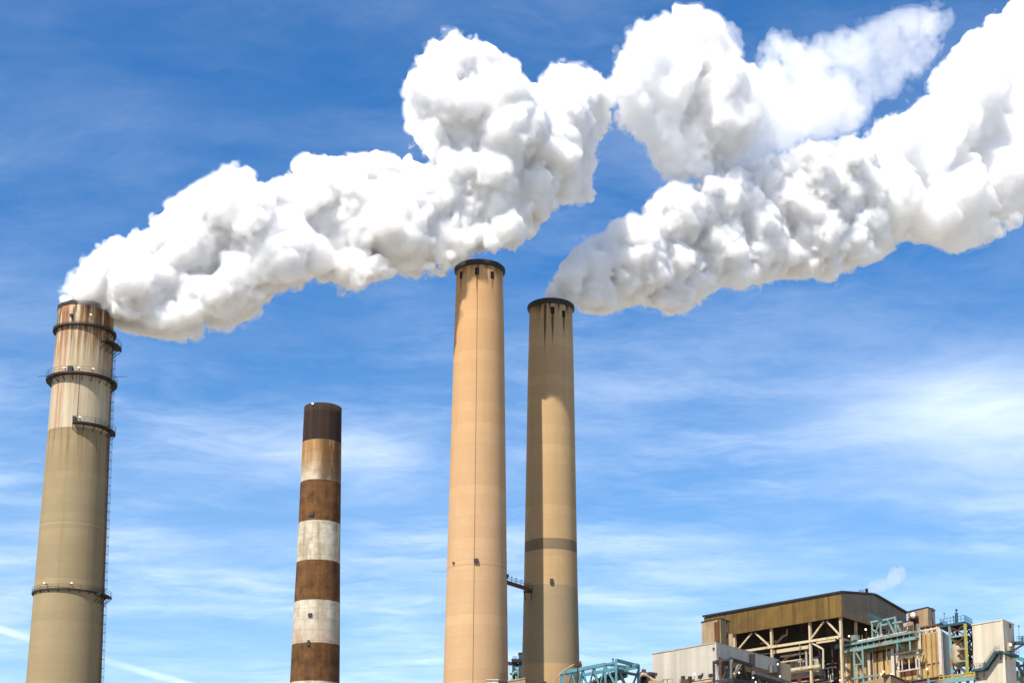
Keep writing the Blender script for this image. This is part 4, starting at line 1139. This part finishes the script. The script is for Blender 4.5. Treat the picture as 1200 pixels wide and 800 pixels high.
for k in range(16):
    q = A.lerp(B, k / 15) + GL.n * 1.15; b.beam(q - Z * .8, q + Z * .35, .14)
for k in range(15): b.tube([A.lerp(B, (k + .5) / 15) + GL.n * 1.1 - Z * .45, A.lerp(B, (k + .5) / 15) - GL.n * 1.1 - Z * .45], .14, 6)
b.build('idler', M['dark_steel'], cg)
q = flat(C, zt) + (Q - C) * .45
b = MB(); b.tube([q + Z * .2 - GR.n * 3, q + Z * .2 - GR.n * 3 + Z * 1.0], .12, 6); b.ball(q - GR.n * 3 + Z * 1.3, .2, 5); b.build('lamp_post', M['hood'], cg)
# drive motor on a bracket behind the gantry, with its curved pipe
mq = P(677, 778.5, 322); dm = thing('drive_motor', mq - Z * 1.2, 'boxy dark drive motor with a curved pale pipe above the blue gantry', 'motor')
b = MB(); b.box(mq, Vector((.55, .2, 0)), Vector((-.15, .5, 0)), Z * .4); b.tube([mq - Vector((.7, .1, .1)), mq + Vector((.75, .2, -.1))], .26, 12); b.build('motor_body', M['rust_steel'], dm)
b = MB(); b.tube([P(*q, 322) for q in ((648, 800), (652, 794), (657, 788.5), (663, 783.5), (669, 780), (674, 777.6))], .11, 8); b.build('pipe', M['pipe'], dm)
b = MB(); b.beam(mq - Z * .5, flat(mq, 0), .2); b.build('post', M['dark_steel'], dm)
b = MB(); b.beam(P(680.2, 779, 321.6), P(680.2, 774.5, 321.6), .1); b.ball(P(680.2, 774.6, 321.6), .16, 4); b.build('lamp_post', M['rust_steel'], dm)
# clutter between gantry and white building
pc = thing('pump_skid', P(756, 795, 350), 'dark pipework and machinery left of the white building', 'machinery'); pc.location.z = 0; POS[pc.name] = Vector(pc.location)
for x0, x1, y0, y1, mt in ((748, 768, 786.5, 800, 'dark_steel'), (752, 757, 784, 788, 'rust_steel'), (760, 764, 787, 791, 'hood')):
    A = P(x0, y1, 350); B = P(x1, y0, 350); b = MB()
    if mt == 'dark_steel':
        for k in range(7):
            q = P(748.5 + k * 2.8, 787.5 + (k % 3) * 1.4, 349 + k % 4); b.beam(flat(q, 0), q, .45 if k % 2 else .7)
        for k in range(6): b.beam(P(747, 788 + k * 2.1, 350 + k % 3), P(768, 789 + k * 2.0, 351 + k % 2), .4)
        b.build('frame', M['dark_steel'], pc)
    else:
        b.abox(A.x, B.x, 349.6 * K, 351.4 * K, A.z, B.z); b.build('motor', M[mt], pc)
b = MB(); b.tube([P(*q, 349) for q in ((748, 793), (753, 789.5), (758, 790.5), (764, 796), (770, 797.5))], .4, 8); b.build('pipe', M['pipe'], pc)
b = MB(); q = P(753.8, 789, 352); b.beam(q, P(753.8, 782.5, 352), .12); b.build('antenna', M['rust_steel'], pc)
b = MB(); q0, q1 = P(766, 796.5, 347), P(778, 798.8, 347); b.abox(q0.x - 1, q1.x, 346 * K, 349 * K, 0, q0.z - .2); b.build('tank', M['tan_block'], pc)

# --- between the two stacks
P = P_far
pt_ = thing('pipe_tower', P(605, 790, 400), 'slim dark teal platform tower seen between the two tan chimneys', 'tower'); pt_.location.z = 0; POS[pt_.name] = Vector(pt_.location)
for px, y0, wd, mt in ((602.2, 773, 1.0, 'teal_dark'), (609.8, 765.8, 1.1, 'teal_dark'), (597, 780, .3, 'white_rail'), (605.8, 776, .4, 'pipe'), (611.5, 772, .5, 'dark_steel')):
    q = P(px, y0, 400); b = MB(); b.beam(flat(q, 0), q, wd * .85); b.build('post', M[mt], pt_)
for p, q, wd, ht in (((595, 776.5), (612.5, 779.8), .8, .8), ((599.5, 773.8), (612.5, 774), 2.0, .8), ((598, 789), (612, 791), .5, .5), ((602, 783), (612, 787), .3, .3)):
    b = MB(); b.beam(P(*p, 400), P(*q, 400), wd, ht); b.build('deck', M['dark_steel'], pt_)
b = MB()
for px in (600.8, 602.6, 604.4, 606): b.beam(P(px, 773, 399.2), P(px, 768.6, 399.2), .1)
for y in (768.8, 770.6): b.beam(P(600.8, y, 399.2), P(606, y, 399.2), .1)
b.build('railing', M['teal_dark'], pt_)
b = MB(); q = P(609.8, 765.6, 400); b.box(q, Vector((.55, 0, 0)), Vector((0, .5, 0)), Z * .3); b.build('cap', M['dark_steel'], pt_)
b = MB(); b.tube([P(*q, 399) for q in ((600, 796), (601, 789), (604, 786), (607, 789), (607.5, 796))], .3, 7); b.build('pipe', M['aqua'], pt_)

C, L, Q, X = foot((615.6, 793.4), (595.3, 796.6), (640, 798), 335)
bk = thing('concrete_base', flat((C + X) / 2, 0), 'tan concrete building block at the foot of the shaded chimney', 'building')
b = MB(); prism(b, order(C, L, Q, X), 0, C.z - .3); b.build('wall', M['tan_block'], bk)
b = MB(); prism(b, [p - (sum((C, L, Q, X), Vector()) / 4 - p).normalized() * .15 for p in order(C, L, Q, X)], C.z - .3, C.z); b.build('roof', M['tan_block'], bk)
A, B = P(571, 795.2, 332), P(584, 801, 332)
ck = thing('control_hut', ((A.x + B.x) / 2, 333.5, 0), 'cream flat roofed hut at the foot of the tall tan chimney', 'hut')
b = MB(); b.abox(A.x, B.x, 332, 335, 0, A.z - .25); b.build('wall', M['pale_clad'], ck)
b = MB(); b.abox(A.x - .2, B.x + .2, 331.8, 335.2, A.z - .25, A.z); b.build('roof', M['cream'], ck)
A, B = P(584, 795, 331), P(595, 795, 331)
rp_ = thing('railed_platform', ((A.x + B.x) / 2, 331, 0), 'dark railed platform between the cream hut and the tan block', 'platform')
b = MB(); b.abox(A.x + .05, B.x - .1, 331, 334, A.z - .8, A.z - .4); b.build('deck', M['dark_steel'], rp_)
b = MB(); rails(b, [Vector((A.x + .1, 331.1, A.z - .4)), Vector((B.x - .2, 331.1, A.z - .4))], P(CX, 789.5, 331).z - A.z + .4, 3, .09); b.build('railing', M['dark_steel'], rp_)
for px in (585.5, 593.5):
    b = MB(); q = P(px, 797, 332); b.beam(flat(q, 0), flat(q, A.z - .75), .3); b.build('leg', M['dark_steel'], rp_)

# ------------------------------------------------------------------ steam plumes: real volumes inside closed billowing hulls


def upsample(L, n, ax):
    """cubic B-spline upsampling of random values along one axis"""
    m = L.shape[ax]; x = np.linspace(1.0, m - 2.001, n).astype(np.float32); i = np.floor(x).astype(int); f = x - i
    L = np.moveaxis(L, ax, 0); out = None; sh = (n,) + (1,) * (L.ndim - 1)
    for k, wt in enumerate(((1 - f) ** 3 / 6, (3 * f ** 3 - 6 * f ** 2 + 4) / 6, (-3 * f ** 3 + 3 * f ** 2 + 3 * f + 1) / 6, f ** 3 / 6)):
        q = L[np.clip(i - 1 + k, 0, m - 1)] * wt.reshape(sh).astype(np.float32)
        out = q if out is None else out + q
    return np.moveaxis(out, 0, ax)


def gridnoise(shape, vox, period, rng):
    ms = [int(math.ceil(s * vox / period)) + 4 for s in shape]
    L = rng.standard_normal(ms).astype(np.float32)
    for ax in (2, 1, 0): L = upsample(L, shape[ax], ax)
    return L / (L[::3, ::3, ::3].std() + 1e-6)


def surface_nets(Fd, org, vox):
    ins = Fd < 0
    sh = tuple(s - 1 for s in Fd.shape)
    acc = np.zeros(sh, np.int8)
    for a in (0, 1):
        for b_ in (0, 1):
            for c in (0, 1):
                acc += ins[a:a + sh[0], b_:b_ + sh[1], c:c + sh[2]]
    act = (acc > 0) & (acc < 8); del acc
    idx = np.argwhere(act); vid = np.full(sh, -1, np.int32); vid[act] = np.arange(len(idx))
    pos = np.zeros((len(idx), 3), np.float32); cnt = np.zeros(len(idx), np.float32)
    cor = {(a, b_, c): Fd[idx[:, 0] + a, idx[:, 1] + b_, idx[:, 2] + c] for a in (0, 1) for b_ in (0, 1) for c in (0, 1)}
    for k in range(3):
        for a in (0, 1):
            for b_ in (0, 1):
                o0 = [a, b_]; o0.insert(k, 0); o1 = [a, b_]; o1.insert(k, 1)
                f0, f1 = cor[tuple(o0)], cor[tuple(o1)]
                x = (f0 < 0) != (f1 < 0)
                tt = np.where(x, f0 / np.where(x, f0 - f1, 1), 0)
                q = np.tile(np.array(o0, np.float32), (len(idx), 1)); q[:, k] += tt
                pos[x] += q[x]; cnt[x] += 1
    pos = (pos / cnt[:, None] + idx) * vox + org
    quads = []
    for k in range(3):
        s0 = [slice(1, -1)] * 3; s0[k] = slice(0, -1); s1 = list(s0); s1[k] = slice(1, None)
        A0, A1 = ins[tuple(s0)], ins[tuple(s1)]
        e = np.argwhere(A0 != A1); flip = A0[A0 != A1]
        off = np.ones(3, int); off[k] = 0; e = e + off
        u, v_ = [(1, 2), (2, 0), (0, 1)][k]
        du = np.zeros(3, int); du[u] = 1; dv_ = np.zeros(3, int); dv_[v_] = 1
        q = np.stack([vid[tuple((e - du - dv_).T)], vid[tuple((e - dv_).T)], vid[tuple(e.T)], vid[tuple((e - du).T)]], 1)
        q[~flip] = q[~flip][:, ::-1]
        quads.append(q)
    return pos, np.concatenate(quads)


def poly_dist(pts, poly):
    d = np.full(len(pts), 1e9); ins = np.zeros(len(pts), bool)
    for (x0, y0), (x1, y1) in zip(poly, poly[1:] + poly[:1]):
        ex, ey = x1 - x0, y1 - y0; tt = np.clip(((pts[:, 0] - x0) * ex + (pts[:, 1] - y0) * ey) / (ex * ex + ey * ey + 1e-9), 0, 1)
        d = np.minimum(d, np.hypot(pts[:, 0] - x0 - tt * ex, pts[:, 1] - y0 - tt * ey))
        cr = ((y0 > pts[:, 1]) != (y1 > pts[:, 1])) & (pts[:, 0] < (x1 - x0) * (pts[:, 1] - y0) / (y1 - y0 + 1e-12) + x0)
        ins ^= cr
    return np.where(ins, d, -d)


def fill(poly, depth, rng, rmax=70, step=5, rmin=3.5, shrink=1.0):
    """spheres that fill the outline: rows (x, y, z, r) in metres; the plume is about as deep as it is tall"""
    xs = np.array([q[0] for q in poly]); ys = np.array([q[1] for q in poly])
    X, Yv = np.meshgrid(np.arange(xs.min(), xs.max() + step, step), np.arange(ys.min(), ys.max() + step, step))
    pts = np.stack([X.ravel(), Yv.ravel()], 1); d = poly_dist(pts, poly)
    keep = d > rmin; pts = pts[keep]; d = np.minimum(d[keep], rmax)
    order = np.argsort(-d); cov = np.zeros(len(d), bool); out = []; picks = []
    for i in order:
        if cov[i]: continue
        near = np.hypot(*(pts - pts[i]).T)
        cov |= near < d[i] * .55
        W = d[i]
        for (q, rq) in picks:
            if math.hypot(*(q - pts[i])) < rq: W = max(W, rq)
        picks.append((pts[i], d[i]))
        js = [0.0] if W <= d[i] * 1.15 else list(rng.uniform(-1, 1, 2 if W < 2 * d[i] else 3))
        for j in js:
            Y = depth(pts[i][0], pts[i][1]); mp = mpp(pts[i][1], Y)
            off = j * math.sqrt(max(W * W - d[i] ** 2, 0)) * mp * .8
            c = P(pts[i][0], pts[i][1], Y + off)
            out.append((c.x, c.y, c.z, d[i] * mp * shrink))
    return out


def plume_field(sph, vox, seed, amp, grow, octs=(14., 7., 3.6, 1.9, .95), pad=4.0, amps=(.19, .20, .22, .25, .25), warp=1.0):
    """signed field of a plume (negative inside): warped balls, roughened by billowing noise; also a ragged field for its fringe"""
    S = np.array(sph, np.float32); rng = np.random.default_rng(seed)
    lo = (S[:, :3] - S[:, 3:]).min(0) - pad; hi = (S[:, :3] + S[:, 3:]).max(0) + pad
    shape = tuple(int(q) for q in np.ceil((hi - lo) / vox))
    Fd = np.full(shape, 9.0, np.float32); Rl = np.full(shape, 2.0, np.float32)
    ax = [lo[k] + vox * np.arange(shape[k], dtype=np.float32) for k in range(3)]
    W = [(gridnoise(shape, vox, 11., rng) * .6 + gridnoise(shape, vox, 5., rng) * .5) * warp for k in range(3)]
    for x, y, z, r in S:
        k = 1.2
        s = tuple(slice(max(0, int((c - r - pad - l) / vox)), int((c + r + pad - l) / vox) + 1) for c, l in zip((x, y, z), lo))
        wk = min(1.0, r / 5.0)
        d = np.sqrt((ax[0][s[0]][:, None, None] - x + W[0][s] * wk) ** 2 + (ax[1][s[1]][None, :, None] - y + W[1][s] * wk) ** 2 + (ax[2][s[2]][None, None, :] - z + W[2][s] * wk) ** 2) - r
        cur = Fd[s]; mn = np.minimum(cur, d)
        Rl[s][d < cur] = r
        h = np.maximum(k - np.abs(cur - d), 0) / k
        Fd[s] = mn - h * h * k * .25
    del W
    base = Fd
    disp = np.zeros(shape, np.float32); rag = None
    for k, per in enumerate(octs):
        nz = np.minimum(np.abs(gridnoise(shape, vox, per, rng)), 2.0) - .78
        disp += nz * (per * amps[k]) * np.clip(Rl * 1.5 / per, 0, 1)
    for per, a in ((5.5, 1.0), (2.4, .75), (1.2, .45)):
        q = (np.abs(gridnoise(shape, vox, per, rng)) - .8) * a
        rag = q if rag is None else rag + q
    Fd = np.maximum(base - amp * disp - grow, base - 2.4)          # no loose scraps far from the body
    return Fd, lo, np.maximum(Fd - rag * np.clip(Rl / 4, .25, 1), base - 3.2)


def hull(name, Fd, lo, vox, mat, parent=None):
    Fd = Fd.copy()
    for k in range(3):
        s = [slice(None)] * 3; s[k] = 0; Fd[tuple(s)] = 1; s[k] = -1; Fd[tuple(s)] = 1
    v_, q = surface_nets(Fd, lo, vox)
    base = Vector((0, 0, 0)) if parent else Vector([float(c) for c in v_.min(0)])
    off = np.array(POS[parent.name] if parent else base, np.float32)
    me = bpy.data.meshes.new(name); v_ = (v_ - off).astype(np.float32)
    me.vertices.add(len(v_)); me.vertices.foreach_set('co', v_.ravel())
    me.loops.add(q.size); me.loops.foreach_set('vertex_index', q.ravel().astype(np.int32))
    me.polygons.add(len(q)); me.polygons.foreach_set('loop_start', np.arange(0, q.size, 4, dtype=np.int32))
    me.polygons.foreach_set('use_smooth', np.ones(len(q), bool))
    me.update(calc_edges=True); me.materials.append(mat)
    o = bpy.data.objects.new(name, me); COL.objects.link(o); o.location = base; POS[o.name] = Vector([float(c) for c in off])
    if parent: o.parent = parent
    print('HULL', name, len(v_), len(q))
    return o


def steam(name, dens, surf=.0, aniso=.1):
    m, t = material(name)
    vs = t.n('ShaderNodeVolumeScatter'); vs.inputs['Color'].default_value = (.999, .9968, .9925, 1); vs.inputs['Density'].default_value = dens; vs.inputs['Anisotropy'].default_value = aniso
    o = t.n('ShaderNodeOutputMaterial'); t.put(o.inputs['Volume'], vs.outputs[0])
    if surf > 0:
        df = t.n('ShaderNodeBsdfDiffuse'); df.inputs['Color'].default_value = (.97, .96, .95, 1)
        tl = t.n('ShaderNodeBsdfTranslucent'); tl.inputs['Color'].default_value = (.97, .96, .95, 1)
        tr = t.n('ShaderNodeBsdfTransparent')
        a = t.n('ShaderNodeMixShader'); a.inputs[0].default_value = .35; t.put(a.inputs[1], df.outputs[0]); t.put(a.inputs[2], tl.outputs[0])
        mx = t.n('ShaderNodeMixShader'); mx.inputs[0].default_value = surf; t.put(mx.inputs[1], tr.outputs[0]); t.put(mx.inputs[2], a.outputs[0])
        t.put(o.inputs['Surface'], mx.outputs[0])
    return m


M['steam_core'] = steam('dense_steam', 1.0, .08, .1)
M['steam_soft'] = steam('steam', .32, .03, .1)
M['steam_mid'] = steam('edge_steam', .28, .02, .2)
M['steam_thin'] = steam('thin_steam', .06, .0, .2)
M['steam_faint'] = steam('faint_steam', .022, .0, .2)

left_poly = [(69, 359), (79, 342), (95, 323), (113, 306), (133, 292), (158, 279), (184, 266), (212, 247), (246, 226), (264, 206), (292, 212), (322, 222), (346, 211), (368, 196), (402, 191),
             (436, 185), (468, 200), (478, 174), (492, 196), (508, 186), (478, 150), (481, 100), (492, 82), (512, 58), (540, 47), (575, 64), (602, 80), (626, 108), (655, 84), (682, 78), (702, 96), (724, 92),
             (714, 146), (690, 188), (698, 234), (690, 240), (655, 234), (622, 250), (614, 280), (594, 286), (562, 294), (528, 312), (482, 320), (440, 326), (420, 338), (402, 330), (372, 322),
             (322, 344), (282, 364), (246, 376), (216, 384), (192, 384), (165, 376), (140, 370), (120, 363)]
upper_poly = [(712, 100), (720, 84), (740, 48), (770, 28), (800, 13), (832, 30), (856, 58), (864, 84), (890, 80), (905, 48), (935, 42), (966, 50), (990, 44), (1030, 30), (1064, 20), (1102, 8), (1112, 40), (1070, 92),
              (1030, 122), (985, 150), (930, 172), (880, 188), (835, 205), (800, 210), (790, 204), (776, 184), (766, 160), (740, 140), (720, 130)]
right_poly = [(634, 352), (646, 332), (668, 308), (698, 282), (722, 260), (752, 266), (774, 236), (802, 216), (832, 214), (870, 198), (922, 178), (972, 166), (1006, 166), (1048, 140), (1090, 112), (1110, 62),
              (1140, 42), (1180, 14), (1204, -6), (1260, -40), (1330, -60), (1330, 190), (1260, 225), (1204, 250), (1188, 262), (1160, 276), (1120, 296), (1092, 276), (1050, 282), (1012, 302), (976, 326), (932, 316), (900, 326), (850, 330),
              (816, 346), (792, 368), (742, 354), (706, 364), (686, 361), (670, 355)]


def dl(px, py): return 350 + 22 * min(max((px - 101) / 480, 0), 1) + .2 * max(px - 590, 0)


def dr(px, py): return 387.5 + .2 * max(px - 645, 0)


VOX = .38


def part(S, lo_px=None, hi_px=None):
    """the spheres whose centre is seen between two picture columns"""
    out = []
    for q in S:
        d = Vector(q[:3]) - EYE; px = CX + F * d.dot(RIGHT) / d.dot(FWD)
        if (lo_px is None or px >= lo_px) and (hi_px is None or px < hi_px): out.append(q)
    return out


FINE = (.18, .19, .25, .31, .34)
SOFT = (.30, .28, .30, .34, .36)


def plume(label, core, seed, dens):
    """a plume is one thing: a closed hull of dense steam with thinner shells of its own around it"""
    S, amp, grow, amps = core
    Fd, lo, Rg = plume_field(S, VOX, seed, amp, grow, amps=amps)
    o = hull('smoke_plume', Fd, lo, VOX, M[dens[0]]); tag(o, label, 'smoke plume')
    for mt, off in dens[1:]: hull('smoke_veil', Rg - off, lo, VOX, M[mt], o)
    return o


L = fill(left_poly, dl, np.random.default_rng(3), shrink=.92)
lp = plume('dense white steam plume billowing from the leftmost, ladder-clad chimney', (L, 1.0, -.2, FINE), 5, ('steam_core', ('steam_mid', .15), ('steam_thin', .7)))
U = fill(upper_poly, dl, np.random.default_rng(8), rmax=46, shrink=.95)
up_p = plume('thinning ragged steam cloud drifting above the shaded chimney and its plume', (part(U, None, 865), 1.25, -.5, SOFT), 15, ('steam_soft', ('steam_mid', .2), ('steam_thin', 1.1)))
Fd, lo, Rg = plume_field(part(U, 835, None), VOX, 16, 2.0, -.5, amps=SOFT, warp=1.6)
hull('smoke_wisps', Fd + .4, lo, VOX, M['steam_faint'], up_p)
hull('smoke_wisps', Rg - .3, lo, VOX, M['steam_faint'], up_p)
Fd, lo, Rg = plume_field(part(U, 770, 950), VOX, 18, 2.0, -.9, amps=SOFT, warp=1.4)
hull('smoke_wisps', Rg, lo, VOX, M['steam_thin'], up_p)
Rr = fill(right_poly, dr, np.random.default_rng(21), rmax=60, shrink=.93)
rp = plume('broad white steam plume streaming right from the shaded chimney', (part(Rr, None, 1010), 1.0, -.2, FINE), 25, ('steam_core', ('steam_mid', .15), ('steam_thin', .8)))
Fd, lo, Rg = plume_field(part(Rr, 850, None), .42, 26, 1.25, -.3, amps=SOFT)
hull('smoke_tail', Fd, lo, .42, M['steam_soft'], rp)
hull('smoke_veil', Rg - .3, lo, .42, M['steam_thin'], rp)

# the roof vent's little puff and a loose scrap of it
M['steam_wisp'] = steam('wisp_steam', .11, .0)
q0 = wpos(rv).y
def dw(px, py): return q0 + .1 * (px - 1016)
wp = [(1018, 689.5), (1024, 684), (1031, 682), (1040, 683), (1046, 672), (1054, 666), (1059, 667), (1056, 675), (1049, 684), (1040, 688), (1030, 690), (1022, 691)]
Wf, lo, Rg = plume_field(fill(wp, dw, np.random.default_rng(2), step=1, rmin=.8), .22, 44, .9, .1, octs=(5., 2.6, 1.4, .7), pad=2.0, warp=.6)
wo_ = hull('smoke_plume', Wf, lo, .22, M['steam_wisp'])
tag(wo_, 'tiny wisp of steam trailing from the roof vent of the boiler house', 'smoke plume')
